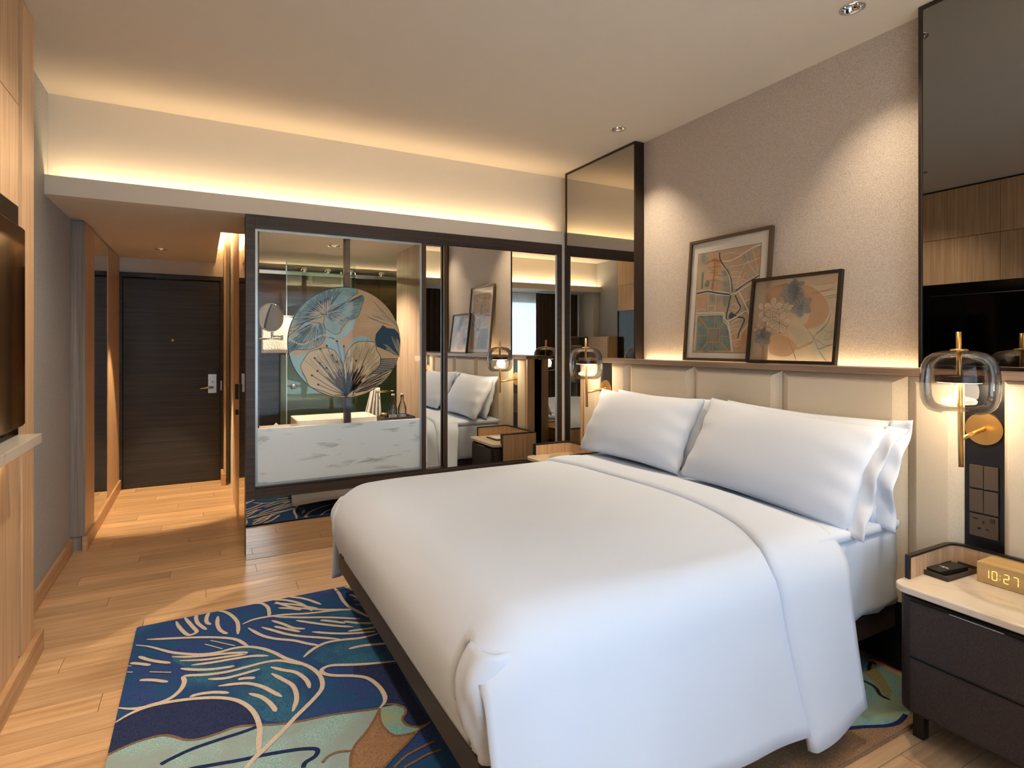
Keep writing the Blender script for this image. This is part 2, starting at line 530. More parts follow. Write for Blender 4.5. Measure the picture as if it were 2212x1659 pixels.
# ================================================================== THE ROOM
def struct(o, label=None):
    o['kind'] = 'structure'
    if label: o['label'] = label
    return o

# floor: dark bed, then planks laid along x
floor = struct(box('floor', (XL - 0.3, -1.0, -0.06), (3.2, 7.0, -0.006), M_DARK), 'oak plank floor of bedroom and corridor')
PW, PL = 0.132, 1.22
plank_mesh = {}
def plank(x0, x1, y0, y1):
    w = round(x1 - x0, 3); d = round(y1 - y0, 3)
    key = (w, d)
    if key not in plank_mesh:
        bm = bmesh.new()
        bm_box(bm, (-w/2 + 0.001, -d/2 + 0.001, -0.006), (w/2 - 0.001, d/2 - 0.001, 0.0))
        me = bpy.data.meshes.new('plank'); bm.to_mesh(me); bm.free(); me.materials.append(M_FLOOR)
        plank_mesh[key] = me
    o = bpy.data.objects.new('plank', plank_mesh[key])
    COL.objects.link(o); o.parent = floor
    o.location = ((x0 + x1)/2, (y0 + y1)/2, 0)
row = 0
y = YWIN
while y < 6.72:
    x_hi = 2.80 if y < 4.12 else 0.28
    off = (row * 0.47) % PL
    x = XL - 0.02 - off
    while x < x_hi:
        a, b = max(x, XL - 0.02), min(x + PL, x_hi)
        if b - a > 0.05:
            plank(a, b, y, y + PW)
        x += PL
    y += PW; row += 1

# walls and ceilings
struct(box('ceiling', (XL - 0.2, YC - 0.1, ZC), (XW + 0.2, YU + 0.1, ZC + 0.1), M_CEIL), 'white painted bedroom ceiling')
struct(box('wall_right', (XW, -1.0, 0), (XW + 0.12, YU + 0.1, ZC), M_WALLP), 'taupe woven wallpaper wall behind the bed')
struct(box('wall_left', (XL - 0.12, -1.0, 0), (XL, 6.8, ZC), M_WALLG), 'grey woven wallpaper wall beside the corridor')
struct(box('wall_far', (XL, YU, ZS + 0.01), (XW, YU + 0.1, ZC), M_WHITE), 'white wall above the beam, washed by the cove light')
beam = struct(boxes('trim_1', [((XL, YF, ZS), (2.70, YF + 0.014, ZT)), ((XL, YF + 0.014, ZS), (2.70, YU, ZS + 0.03))], M_WHITE), 'white beam edge hiding the cove light over the wardrobe')
# window side
struct(box('wall_back', (XL, YC - 0.08, 2.36), (XW, YC, ZC), M_WHITE), 'white wall above the window bulkhead')
struct(boxes('trim_2', [((XL, YB - 0.014, 2.326), (XW, YB, 2.42)), ((XL, YWIN, 2.326), (XW, YB - 0.014, 2.36))], M_WHITE), 'white bulkhead over the window alcove')
struct(box('wall_pier', (XL, YWIN, 0), (-0.65, -0.02, 2.326), M_WHITE), 'white pier beside the window alcove')
win = struct(boxes('window_1', [((-0.65, YWIN - 0.1, 0), (XW, YWIN, 0.35)), ((-0.65, YWIN - 0.1, 2.2), (XW, YWIN, 2.326)),
                                ((-0.65, YWIN - 0.1, 0.35), (-0.30, YWIN, 2.2)), ((2.30, YWIN - 0.1, 0.35), (XW, YWIN, 2.2))], M_WHITE), 'window wall behind the curtains')
frame_ring('window_frame', 'y', YWIN - 0.07, YWIN - 0.03, -0.30, 2.30, 0.35, 2.2, 0.05, M_ALU, win)
boxes('mullion', [((0.98, YWIN - 0.07, 0.40), (1.02, YWIN - 0.03, 2.15))], M_ALU, win)
box('pane', (-0.25, YWIN - 0.052, 0.40), (2.25, YWIN - 0.048, 2.15), M_GLASS, win)

# curtains
def curtain(name, x0, x1, yb, depth, mat, label, cat, waves, group=None, z1=2.31, lean=0.0):
    rows = []
    nx = waves * 8
    for i in range(9):
        z = 0.02 + (z1 - 0.02) * i / 8
        row_ = []
        for j in range(nx + 1):
            t = j / nx
            amp = depth * (0.55 + 0.45*(1 - i/8.0)) * (0.8 + 0.2*sin(j*0.37))
            row_.append((x0 + (x1 - x0)*t + lean*(1 - i/8)*(1-t), yb + amp*sin(2*pi*waves*t + 0.5*sin(j*0.11)), z))
        rows.append(row_)
    o = grid_mesh(name, rows, mat, None, True)
    tag(o, label, cat, group)
    return o
curtain('sheer_curtain', 0.15, 2.15, -0.53, 0.022, M_SHEER, 'white sheer curtain drawn across the bright window', 'curtain', 22)
curtain('drape', -0.62, 0.26, -0.46, 0.035, M_DRAPE, 'dark brown drape gathered beside the shelving unit', 'curtain', 11, 'brown drapes at the window')
curtain('drape', 1.98, 2.76, -0.46, 0.035, M_DRAPE, 'dark brown drape gathered at the headboard side of the window', 'curtain', 8, 'brown drapes at the window', lean=0)

# corridor shell
struct(box('ceiling_corridor', (XL, YU, ZS), (0.115, 6.8, ZS + 0.05), M_CEIL), 'low white ceiling of the entrance corridor')
struct(boxes('ceiling_slot', [((0.115, YU, ZS), (0.27, 4.85, ZS + 0.03)),
                                  ((0.125, 4.86, 2.55), (0.27, 6.8, 2.58)), ((0.115, 4.86, ZS), (0.125, 6.8, 2.58)), ((0.115, 4.85, ZS), (0.27, 4.86, 2.58))], M_CEIL), 'lit slot along the corridor ceiling')
area('led_strip_corridor', (0.165, 5.83, 2.40), (0, radians(180), 0), 0.05, 1.8, 7, WARM)
struct(boxes('wall_end', [((XL, 6.70, 0), (-0.721, 6.8, ZS)), ((0.212, 6.70, 0), (0.30, 6.8, 2.55)), ((-0.721, 6.70, 2.105), (0.212, 6.8, 2.55))], M_WHITE), 'white wall over the entrance door')
struct(box('wall_light_stop', (-0.80, 6.722, -0.05), (0.30, 6.80, 2.2), M_DARK), 'dark backing added behind the entrance door to block sky light')  # unseen backing added to stop sky light leaking round the door

# corridor left cladding
clad = struct(box('wall_corridor', (XL, 4.835, 0), (-0.715, 6.70, ZS), M_WOODLITGREY), 'wood clad corridor wall with a narrow mirror')
for (a, b, nm) in ((4.83, 5.20, 'panel'), (5.93, 6.69, 'panel')):
    box(nm, (-0.715, a, 0.10), (-0.70, b - 0.003, ZS - 0.012), M_OAK, clad, 0.001)
box('end_panel', (XL, 4.822, 0.10), (-0.7005, 4.835, ZS - 0.012), M_WOODLITGREY, clad, 0.001)  # end face coloured greyish to stand for the light on it
mm = thing('wall_mirror', (-0.708, 5.565, 0.10), 'tall narrow mirror let into the corridor wood panelling', 'mirror')
box('mirror_glass', (-0.714, 5.212, 0.102), (-0.704, 5.918, ZS - 0.014), M_MIRROR, mm)
boxes('edge_strip', [((-0.714, 5.20, 0.10), (-0.7005, 5.212, ZS - 0.012)), ((-0.714, 5.918, 0.10), (-0.7005, 5.93, ZS - 0.012))], M_OAK, mm)
struct(box('baseboard_corridor', (-0.715, 4.805, 0), (-0.685, 6.66, 0.10), M_OAKX, None, 0.003), 'oak baseboard along the corridor panelling')
struct(box('baseboard_left', (XL, 3.27, 0), (-0.762, 4.80, 0.10), M_OAKX, None, 0.003), 'oak baseboard below the grey wallpaper')

# corridor right: glossy panel, bathroom door, end stub
wr = struct(box('wall_bathroom', (0.255, 5.80, 0), (0.33, 6.70, 2.55), M_WHITE), 'return wall between bathroom and corridor')
struct(box('trim_3', (0.195, 6.40, 0.10), (0.212, 6.70, ZS + 0.2), M_OAK), 'oak cladding strip beside the entrance door')
struct(box('baseboard_end', (0.17, 6.385, 0), (0.212, 6.70, 0.115), M_OAKX, None, 0.003), 'short oak baseboard beside the entrance door')
gp = struct(box('wall_panel', (0.256, 4.205, 0), (0.30, 4.85, ZS), M_DARKWOOD), 'mirror panel on the corridor side of the bathroom')
box('mirror_panel', (0.250, 4.205, 0.004), (0.256, 4.84, ZS - 0.002), mirror('mirror_side', (0.55, 0.47, 0.36, 1)), gp)
bd = struct(box('door_2', (0.25, 4.853, 0.004), (0.29, 5.80, ZS + 0.30), M_OAK, None, 0.001), 'oak sliding bathroom door beside the corridor')
box('pull', (0.225, 4.90, 0.98), (0.25, 4.93, 1.10), M_BLACK, bd, 0.003)
box('latch', (0.228, 4.905, 0.86), (0.25, 4.93, 0.90), M_BLACK, bd, 0.003)

# entrance door
dr = struct(frame_ring('door_1', 'y', 6.655, 6.72, -0.72, 0.212, -0.06, 2.105, 0.045, M_DOOR), 'dark oak entrance door at the end of the corridor')
box('door_leaf', (-0.672, 6.675, 0.006), (0.165, 6.715, 2.05), M_DOOR, dr, 0.002)
lp = box('lock_plate', (0.055, 6.660, 0.905), (0.135, 6.676, 1.10), M_STEEL, dr, 0.003)
box('reader', (0.05, 6.656, 1.10), (0.14, 6.676, 1.165), M_BLACK, lp, 0.003)
tube('lever', [(0.098, 6.662, 0.965), (0.098, 6.62, 0.965), (0.05, 6.612, 0.965), (-0.02, 6.612, 0.958)], 0.0095, M_STEEL, lp)
lathe('thumb_turn', [(0, 0), (0.008, 0), (0.008, 0.012), (0, 0.012)], (0.095, 6.660, 1.02), M_STEEL, lp, 12, M=Matrix.Rotation(radians(90), 3, 'X'))
lathe('peephole', [(0, 0), (0.012, 0), (0.012, 0.008), (0, 0.008)], (-0.258, 6.675, 1.447), M_BRASS, dr, 16, M=Matrix.Rotation(radians(90), 3, 'X'))
box('strike_plate', (0.170, 6.653, 0.93), (0.182, 6.66, 1.03), M_STEEL, dr)
cl = box('door_closer', (-0.60, 6.635, 2.062), (-0.18, 6.66, 2.095), M_BLACK, dr, 0.002)
box('closer_arm', (-0.40, 6.63, 2.05), (-0.16, 6.64, 2.062), M_BLACK, cl, 0.001)

# ------------------------------------------------------------------ ceiling downlights
def cut_hole(name, x, y, z, r):
    """open the ceiling above a recessed spot"""
    ob = bpy.data.objects[name]
    bm = bmesh.new()
    bmesh.ops.create_cone(bm, cap_ends=True, segments=32, radius1=r, radius2=r, depth=0.12, matrix=Matrix.Translation((x, y, z + 0.0)))
    me = bpy.data.meshes.new('cut'); bm.to_mesh(me); bm.free()
    co = bpy.data.objects.new('cut', me); COL.objects.link(co)
    md = ob.modifiers.new('hole', 'BOOLEAN'); md.object = co; md.operation = 'DIFFERENCE'; md.solver = 'EXACT'
    dg = bpy.context.evaluated_depsgraph_get()
    new = bpy.data.meshes.new_from_object(ob.evaluated_get(dg))
    ob.modifiers.remove(md); ob.data = new
    bpy.data.objects.remove(co, do_unlink=True)

def downlight(loc, r, label, power, angle, blend, color=WARM2, aim=(0, 0, -1)):
    x, y, z = loc
    cut_hole('ceiling' if z == ZC else ('ceiling_corridor' if z == ZS else 'ceiling_bath'), x, y, z, r*1.02)
    t = thing('downlight', (x, y, z - 0.05), label, 'downlight', 'recessed ceiling spots')
    lathe('ring', [(r*1.12, 0), (r*1.12, -0.003), (r, -0.003), (r*0.86, 0.0), (r*0.62, 0.035), (r*0.62, 0.045)], (x, y, z - 0.001), M_CHROME, t, 32)
    lathe('lens', [(0, 0.0), (r*0.62, 0.0)], (x, y, z - 0.001 + 0.038), emit('spot_lens', (*color, 1), 5.0), t, 24)
    if power:
        sp = spot('spot_beam', (x, y, z - 0.012), power, color, angle, blend, 0.02, Vector(aim).to_track_quat('-Z', 'Y').to_euler())
        sp.parent = t; sp.location = Vector((0, 0, 0.05 - 0.012))
    return t
def ceiling_holes():
    """recesses in the ceilings for the downlights"""
    pass
downlight((2.462, 1.477, ZC), 0.045, 'chrome recessed downlight in the ceiling nearest the right tall mirror', 36, 92, 0.9)
downlight((2.456, 3.049, ZC), 0.045, 'chrome recessed downlight in the ceiling nearest the left tall mirror', 52, 92, 0.9)
downlight((-0.318, 5.959, ZS), 0.045, 'recessed downlight in the low corridor ceiling', 155, 48, 0.25, (1.0, 0.74, 0.42))

downlight((0.10, 2.62, ZC), 0.045, 'added unseen fill downlight above the middle of the aisle', 66, 104, 1.0, (1.0, 0.84, 0.64), (-0.22, 0.25, -0.94))  # fill spot added out of view to brighten the aisle
downlight((0.0, 1.30, ZC), 0.045, 'added unseen fill downlight above the aisle nearest the window', 44, 100, 1.0, (1.0, 0.84, 0.64), (-0.15, 0.10, -0.98))  # second added fill, out of view towards the window end

# ================================================================== BATHROOM FRAME AND WARDROBE
wf = thing('bathroom_screen', (1.45, YF, 0.39), 'dark framed glass and mirror screen between bedroom and bathroom', 'partition')
boxes('outer_frame', [((0.25, YF - 0.005, 0.392), (0.306, 4.20, ZS)), ((0.306, YF - 0.005, 2.165), (2.65, 4.20, ZS)), ((0.306, YF - 0.005, 0.392), (2.65, 4.20, 0.455)),
                      ((2.65, YF - 0.005, 0.392), (2.69, 4.20, ZS))], M_DARKWOODX, wf, 0.001)
boxes('divider', [((1.455, YF + 0.005, 0.455), (1.481, 4.16, 2.165))], M_BRONZE, wf, 0.001)
box('sill_strip', (0.306, YF + 0.002, 0.455), (1.455, 4.14, 0.468), M_BRONZED, wf, 0.001)
gl = box('glass_pane', (0.309, 4.112, 0.468), (1.455, 4.118, 2.165), M_GLASS, wf)
frame_ring('glass_border', 'y', 4.119, 4.122, 0.307, 1.455, 0.469, 2.165, 0.016, M_ALU, gl, 0)
d1 = box('mirror_door', (1.483, 4.140, 0.458), (1.70, 4.146, 2.163), M_MIRROR, wf)
d2 = box('mirror_door', (1.655, 4.104, 0.462), (2.640, 4.110, 2.160), M_MIRROR, wf)
boxes('door_edge', [((1.628, 4.098, 0.458), (1.655, 4.125, 2.165))], M_BRONZE, d2, 0.002)
boxes('door_edge', [((2.636, 4.098, 0.458), (2.650, 4.12, 2.165))], M_ALU, d2, 0.001)
boxes('door_edge', [((1.481, 4.128, 0.458), (1.489, 4.146, 2.165))], M_ALU, d1, 0.001)
box('track', (1.483, 4.100, 0.455), (2.65, 4.15, 0.461), M_BRONZED, wf)
box('track', (1.483, 4.100, 2.160), (2.65, 4.15, 2.165), M_BRONZED, wf)
pl = thing('mirror_plinth', (1.45, YF, 0), 'floor-level mirrored plinth below the bathroom screen', 'plinth')
box('mirror_face', (0.252, 4.100, 0.002), (2.70, 4.106, 0.390), M_PLINTH, pl)
box('core', (0.252, 4.107, 0.002), (2.70, 4.20, 0.391), M_DARKWOOD, pl)
struct(box('wall_corner', (2.69, YF - 0.004, 0), (XW, YU, ZT), M_WHITE), 'narrow white wall strip beside the tall mirror')

# ------------------------------------------------------------------ bathroom behind the glass
BY = 6.25
struct(box('wall_bath_back', (0.30, BY, 0), (2.75, BY + 0.1, 2.3), M_BATHWOOD), 'dark plank tiled wall at the back of the bathroom')
struct(box('wall_bath_left', (0.30, 4.21, 0), (0.34, BY, 2.3), M_BATHWOOD), 'dark plank tiled wall at the left of the bathroom')
struct(box('wall_bath_side', (1.50, 4.21, 0), (1.56, 4.90, 2.3), M_BATHOAK), 'oak side panel of the wardrobe seen through the glass')
struct(box('wall_bath_right', (2.72, 4.9, 0), (2.75, BY, 2.3), M_TILE), 'sage tiled wall of the shower')
struct(box('wall_wardrobe', (1.56, 4.87, 0), (2.75, 4.90, 2.3), M_TILE), 'sage tiled wall behind the wardrobe')
struct(box('ceiling_bath', (0.30, 4.205, 2.20), (2.75, BY, 2.24), M_CEIL), 'white bathroom ceiling')
struct(box('floor_bath', (0.30, 4.21, -0.002), (2.75, BY, 0.004), M_MARBLE3), 'grey marble bathroom floor')
downlight((0.944, 4.759, 2.20), 0.045, 'recessed downlight in the bathroom ceiling', 105, 120, 0.6)
area('led_strip_bath', (1.3, 6.15, 2.15), (radians(-40), 0, 0), 1.6, 0.04, 7, WARM)
# sage tiles on the shower back wall, pieces big enough to see
tw = struct(box('wall_shower', (0.70, BY - 0.03, 0), (2.72, BY, 1.30), M_TILE), 'sage tiled lower wall in the shower')

van = thing('vanity_counter', (0.9, 4.4, 0.5), 'white marble vanity counter with deep apron behind the glass', 'vanity')
box('apron', (0.309, 4.124, 0.470), (1.4995, 4.15, 0.8455), M_MARBLE, van, 0.001)
box('worktop', (0.342, 4.15, 0.760), (1.4995, 4.70, 0.790), M_BATHOAK, van, 0.001)
box('cabinet', (0.36, 4.16, 0.30), (1.4995, 4.66, 0.759), M_BATHOAK, van, 0.001)
# basin
bs = thing('basin', (0.87, 4.42, 0.790), 'white rectangular porcelain basin on the vanity counter', 'basin')
bm = bmesh.new()
outer = rounded_rect(0.585, 4.24, 1.155, 4.60, 0.03, 5); inner = rounded_rect(0.605, 4.26, 1.135, 4.58, 0.03, 5); low = rounded_rect(0.64, 4.29, 1.10, 4.55, 0.03, 5)
ringsv = [[bm.verts.new((x, yy, z)) for x, yy in pts] for pts, z in ((outer, 0.791), (outer, 0.866), (inner, 0.866), (low, 0.805))]
n_ = len(outer)
for a, b in zip(ringsv, ringsv[1:]):
    for i in range(n_): bm.faces.new([a[i], a[(i+1) % n_], b[(i+1) % n_], b[i]])
bm.faces.new(ringsv[-1]); bm.faces.new(ringsv[0])
bmesh.ops.recalc_face_normals(bm, faces=bm.faces)
from_bm('bowl', bm, M_PORC, bs)
lathe('drain', [(0, 0), (0.022, 0), (0.022, 0.004), (0, 0.004)], (0.87, 4.42, 0.805), M_CHROME, bs, 20)
# tap
tp = thing('tap', (0.925, 4.20, 0.790), 'tall dark basin tap below the round mirror', 'tap')
box('body', (0.905, 4.185, 0.791), (0.945, 4.215, 1.02), M_BRONZED, tp, 0.004)
box('spout', (0.91, 4.215, 0.985), (0.94, 4.36, 1.003), M_BRONZED, tp, 0.004)
box('lever', (0.875, 4.19, 1.012), (0.94, 4.21, 1.024), M_BRONZED, tp, 0.003)

# mirror pole with the printed disc
ps = thing('mirror_post', (0.928, 4.25, 0.790), 'bronze post standing on the counter up to the bathroom ceiling', 'post')
box('shaft', (0.906, 4.235, 0.7905), (0.950, 4.265, 2.199), M_BRONZE, ps, 0.002)
DC, DR, DY = (0.921, 1.418), 0.402, 4.225
disc = thing('round_mirror', (DC[0], DY, DC[1] - DR), 'round vanity mirror with printed flowers on its back', 'mirror')
ROT = Matrix.Rotation(radians(90), 3, 'X')
lathe('backing', [(0, 0), (DR - 0.003, 0), (DR, 0.003), (DR, 0.014), (DR - 0.003, 0.017), (0, 0.017)], (DC[0], DY - 0.002, DC[1]), plain('disc_rim', S(52, 48, 48), 0.5), disc, 72, False, M=Matrix.Rotation(radians(-90), 3, 'X'))
def dmap(s, t, h): return (DC[0] + s, DY - 0.0025 - h, DC[1] + t)
def dn(x, y):
    return ((x - 842) / 747.0 * DR, (835 - y) / 728.0 * DR)
def clip_disc(pts, r=DR - 0.004):
    out = []
    for s, t in pts:
        d = sqrt(s*s + t*t)
        if d > r: s, t = s*r/d, t*r/d
        out.append((s, t))
    return out
def DP(txt): return clip_disc([dn(*[float(q) for q in w.split(',')]) for w in txt.split()])
def rim(a0, a1, n=14, r=DR - 0.004): return [(r*cos(radians(a0 + (a1-a0)*k/n)), r*sin(radians(a0 + (a1-a0)*k/n))) for k in range(n+1)]
p_blue = cloudy('print_blue_grey', [S(112, 150, 160), S(160, 186, 186), S(196, 178, 154)], 7)
p_tan = cloudy('print_tan', [S(210, 170, 130), S(222, 184, 146)], 5)
p_cream = plain('print_cream', S(228, 200, 160), 0.6)
p_navy = plain('print_navy', S(30, 66, 92), 0.6)
p_line = plain('print_dark_line', S(44, 38, 44), 0.6)
p_bline = plain('print_blue_line', S(34, 60, 78), 0.6)
p_pale = plain('print_pale_blue', S(170, 204, 210), 0.6)
p_wline = plain('print_pale_line', S(226, 204, 170), 0.6)
p_brown = plain('print_brown_shade', S(112, 84, 72), 0.6)
f = Flat(dmap); f.disc((0, 0), DR - 0.004, 0.0003, 72); f.build('print_ground', p_tan, disc)
f = Flat(dmap)
f.poly(DP('560,640 700,740 790,690 860,590 960,520 940,620 880,700 810,760 700,790 620,780'), 0.0006, 3)
f.poly(DP('560,790 640,770 720,810 780,880 830,980 810,1090 770,1060 720,980 660,930 590,900'), 0.0006, 3)
f.poly(DP('890,860 950,780 1040,745 1120,760 1180,810 1080,830 1000,830'), 0.0006, 3)
f.poly(DP('110,950 200,1000 330,960 420,930 330,1010 270,1110 280,1230 340,1330 300,1340 200,1200 140,1060'), 0.0006, 3)
f.build('print_halo', p_pale, disc)
A1 = DP('575,465 640,385 700,362 780,330 860,290 900,250 940,215 990,180') + rim(79, 168, 22) + DP('115,690 180,690 250,640 300,590 340,570 420,540 500,520')
A2 = DP('560,480 650,400 730,370 830,310 900,300 960,260 1010,222 1055,215 1075,250 1060,310 1030,400 1000,480 950,520 880,540 830,580 800,630 770,660 755,710 700,730 630,700 560,650 545,580')
A3 = DP('430,580 500,590 550,620 565,700 560,790 510,860 420,910 300,930 180,930 110,965 95,900 100,840 110,760 180,700 280,600 340,570')
C1 = DP('1335,600 1400,640 1500,650 1560,710 1588,800 1582,950 1560,1020 1430,970 1330,920 1250,890 1225,800 1240,720 1290,660')
C2 = DP('1310,1040 1400,1050 1555,1040 1530,1120 1500,1200 1300,1250 1190,1290 1290,1130')
B1 = DP('255,1130 290,1060 360,960 450,930 540,910 610,910 680,940 730,1010 770,1080 800,1150 815,1250 830,1556 740,1540 640,1510 560,1470 420,1420 350,1380 320,1290 270,1190')
B2 = DP('800,1150 830,1010 870,930 930,860 1000,825 1080,820 1160,822 1230,840 1250,940 1300,1020 1300,1110 1270,1170 1200,1240 1150,1310 1050,1370 960,1430 910,1556 830,1556')
B3 = DP('930,1490 1050,1385 1200,1300 1350,1235 1500,1200') + rim(-32, -76, 12) + DP('950,1545')
f = Flat(dmap)
for P_ in (A1, A2, A3): f.poly(P_, 0.0009)
f.build('print_petal', p_blue, disc)
f = Flat(dmap); f.poly(C1, 0.0009)
for k in range(8):
    y0 = 1052 + 27*k
    f.poly(DP('%d,%d %d,%d %d,%d %d,%d' % (1310 - 14*k, y0, 1545 - 8*k, y0 + 2, 1530 - 8*k, y0 + 14, 1300 - 16*k, y0 + 17)), 0.0009)
f.build('print_petal', p_navy, disc)
f = Flat(dmap)
for P_ in (B1, B2, B3): f.poly(P_, 0.0012)
f.build('print_petal', p_cream, disc)
rd = random.Random(3)
def hatch(fl, base, edge, n, f0, f1, w, h, jit=0.06):
    E = catmull(edge, 8)
    for k in range(n):
        q = E[int((k + 0.5) / n * (len(E) - 1))]
        a = f0 + rd.uniform(-jit, jit); b = f1 + rd.uniform(-jit, jit)
        if a > b: a, b = b, a
        bx_, by_ = base
        mid = (bx_ + (q.x-bx_)*(a+b)/2 + rd.uniform(-.004, .004), by_ + (q.y-by_)*(a+b)/2 + rd.uniform(-.004, .004))
        fl.ribbon([(bx_ + (q.x-bx_)*a, by_ + (q.y-by_)*a), mid, (bx_ + (q.x-bx_)*b, by_ + (q.y-by_)*b)], w, h, True, 3)
fb = Flat(dmap)
for P_ in (A1, A2, A3): fb.ribbon(list(P_) + [P_[0]], 0.0032, 0.0014, False, 3)
hatch(fb, dn(560, 470), rim(92, 168, 20), 64, 0.35, 0.93, 0.0026, 0.0013, 0.1)
hatch(fb, dn(560, 470), rim(95, 165, 20), 40, 0.20, 0.6, 0.0040, 0.0014, 0.1)
hatch(fb, dn(560, 470), A2[3:18], 34, 0.15, 0.55, 0.0022, 0.0013, 0.1)
hatch(fb, dn(560, 470), A2[5:16], 44, 0.72, 0.98, 0.0020, 0.0013, 0.06)
hatch(fb, dn(470, 560), A3[3:14], 46, 0.25, 0.7, 0.0026, 0.0013, 0.12)
hatch(fb, dn(470, 560), A3[4:12], 36, 0.66, 0.98, 0.0026, 0.0013, 0.06)
fb.build('print_lines', p_bline, disc)
fw = Flat(dmap)
hatch(fw, dn(580, 480), rim(100, 160, 14), 16, 0.02, 0.62, 0.0052, 0.0016, 0.08)
hatch(fw, dn(1570, 1020), C1[1:12], 34, 0.06, 0.6, 0.0022, 0.0016, 0.16)
hatch(fw, dn(1420, 560), DP('1150,210 1180,300 1080,380 1040,450 900,620 880,740'), 26, 0.1, 0.95, 0.0016, 0.0008, 0.1)
hatch(fw, dn(1560, 640), DP('1150,230 1230,310 1320,350 1040,460 1100,480'), 22, 0.1, 0.95, 0.0016, 0.0008, 0.1)
for k in range(26):
    a = k / 25.0
    c_ = dn(130 + 640*a, 800 + 60*sin(a*7) + (120*max(0, a-.75)*4))
    if sqrt(c_[0]**2 + c_[1]**2) < DR - 0.01: fw.disc(c_, 0.006, 0.0017, 8); 
fw.build('print_highlights', p_wline, disc)
fl = Flat(dmap)
for P_ in (B1, B2, B3): fl.ribbon(list(P_) + [P_[0]], 0.0036, 0.0018, False, 3)
fl.ribbon(rim(130, 250, 40, DR - 0.003), 0.005, 0.0012, False, 2)
base = dn(850, 1520)
anth = [(430,1035),(495,1100),(580,1165),(465,1200),(395,1255),(475,1375),(500,920),(585,880),(655,1000),(715,1085),(775,1240),(860,1240),(715,820),(805,885),(970,1075)]
hatch(fl, base, B1[1:14], 42, 0.55, 0.95, 0.0020, 0.0016, 0.14)
hatch(fl, base, B2[1:13], 46, 0.60, 0.97, 0.0020, 0.0016, 0.12)
hatch(fl, base, B3[1:14], 34, 0.3, 0.95, 0.0026, 0.0016, 0.2)
for ax, ay in anth:
    e = dn(ax, ay); mid = dn(ax*0.55 + 850*0.45 + (20 if ax < 850 else -10), ay*0.52 + 1520*0.48 + 20)
    for dx in (-0.0034, 0.0034):
        fl.ribbon([(base[0] + dx + (e[0]-base[0])*0.06, base[1]), (mid[0] + dx, mid[1]), (e[0] + dx, e[1])], 0.0022, 0.0021, False, 5)
    fl.disc(e, 0.0078, 0.0022, 10)
fl.build('print_lines', p_line, disc)
fs = Flat(dmap)
hatch(fs, base, B1[1:14], 40, 0.05, 0.45, 0.0060, 0.0015, 0.1)
hatch(fs, base, B2[1:13], 40, 0.05, 0.5, 0.0060, 0.0015, 0.1)
fs.build('print_shade', p_brown, disc)

# magnifying mirror on its arm
mg = thing('magnifying_mirror', (0.36, 4.33, 1.49), 'small round shaving mirror on a swing arm behind the glass', 'mirror')
tilt = Matrix.Rotation(radians(28), 3, 'Z') @ Matrix.Rotation(radians(-90), 3, 'X')
lathe('mirror_face', [(0, 0.0), (0.093, 0.0)], (0.426, 4.335, 1.592), M_MIRROR, mg, 48, True, M=tilt)
lathe('rim', [(0.093, -0.004), (0.099, -0.004), (0.102, 0.004), (0.099, 0.016), (0.0, 0.018)], (0.426, 4.337, 1.592), M_CHROME, mg, 48, True, M=tilt)
tube('arm', [(0.345, 4.36, 1.442), (0.50, 4.36, 1.442)], 0.006, M_CHROME, mg, 12)
tube('joint', [(0.50, 4.36, 1.43), (0.50, 4.36, 1.468)], 0.009, M_CHROME, mg, 12)
tube('arm', [(0.50, 4.36, 1.46), (0.435, 4.36, 1.46)], 0.006, M_CHROME, mg, 12)
tube('joint', [(0.435, 4.36, 1.445), (0.435, 4.352, 1.50)], 0.009, M_CHROME, mg, 12)

# hanging bath towel on the left wall
def towel(name, x0, x1, y, z0, z1, th, label, folds=2, amp=0.006, mat=M_TOWEL):
    rows = []
    for i in range(9):
        z = z1 + (z0 - z1)*i/8
        rows.append([(x0 + (x1-x0)*j/16, y + amp*sin(2*pi*folds*j/16)*(0.4 + i/8), z) for j in range(17)])
    o = grid_mesh(name, rows, mat, None, True, th)
    tag(o, label, 'towel')
    return o
towel('bath_towel', 0.42, 0.66, 5.00, 1.335, 1.62, 0.03, 'folded white towel hanging behind the shaving mirror', 1, 0.004)
tr = thing('towel_rail', (0.54, 5.0, 1.62), 'thin steel bar carrying the folded towel', 'rail')
tube('bar', [(0.341, 5.0, 1.632), (0.70, 5.0, 1.632)], 0.008, M_STEEL, tr, 12)
# hand towel on its ring
rg = thing('towel_ring', (1.44, 5.05, 0.98), 'brass towel ring holding the hand towel', 'ring')
lathe('ring', [(0.066, 0.004), (0.070, 0.0), (0.066, -0.004), (0.062, 0.0), (0.066, 0.004)], (1.425, 5.05, 0.985), M_BRASS, rg, 32)
tube('stem', [(1.49, 5.05, 0.985), (1.545, 5.05, 0.985)], 0.007, M_BRASS, rg, 10)
rows = []
for i in range(13):
    t_ = i / 12
    w_ = 0.055 + 0.075*t_
    rows.append([(1.355 - 0.03*t_ + w_*(j/20 - 0.5)*2*0.62, 5.05 + 0.020*sin(j*1.25) * (0.5 + t_), 1.02 - 0.30*t_) for j in range(21)])
tag(grid_mesh('hand_towel', rows, M_TOWEL, None, True, 0.010), 'white hand towel draped through the brass ring', 'towel')

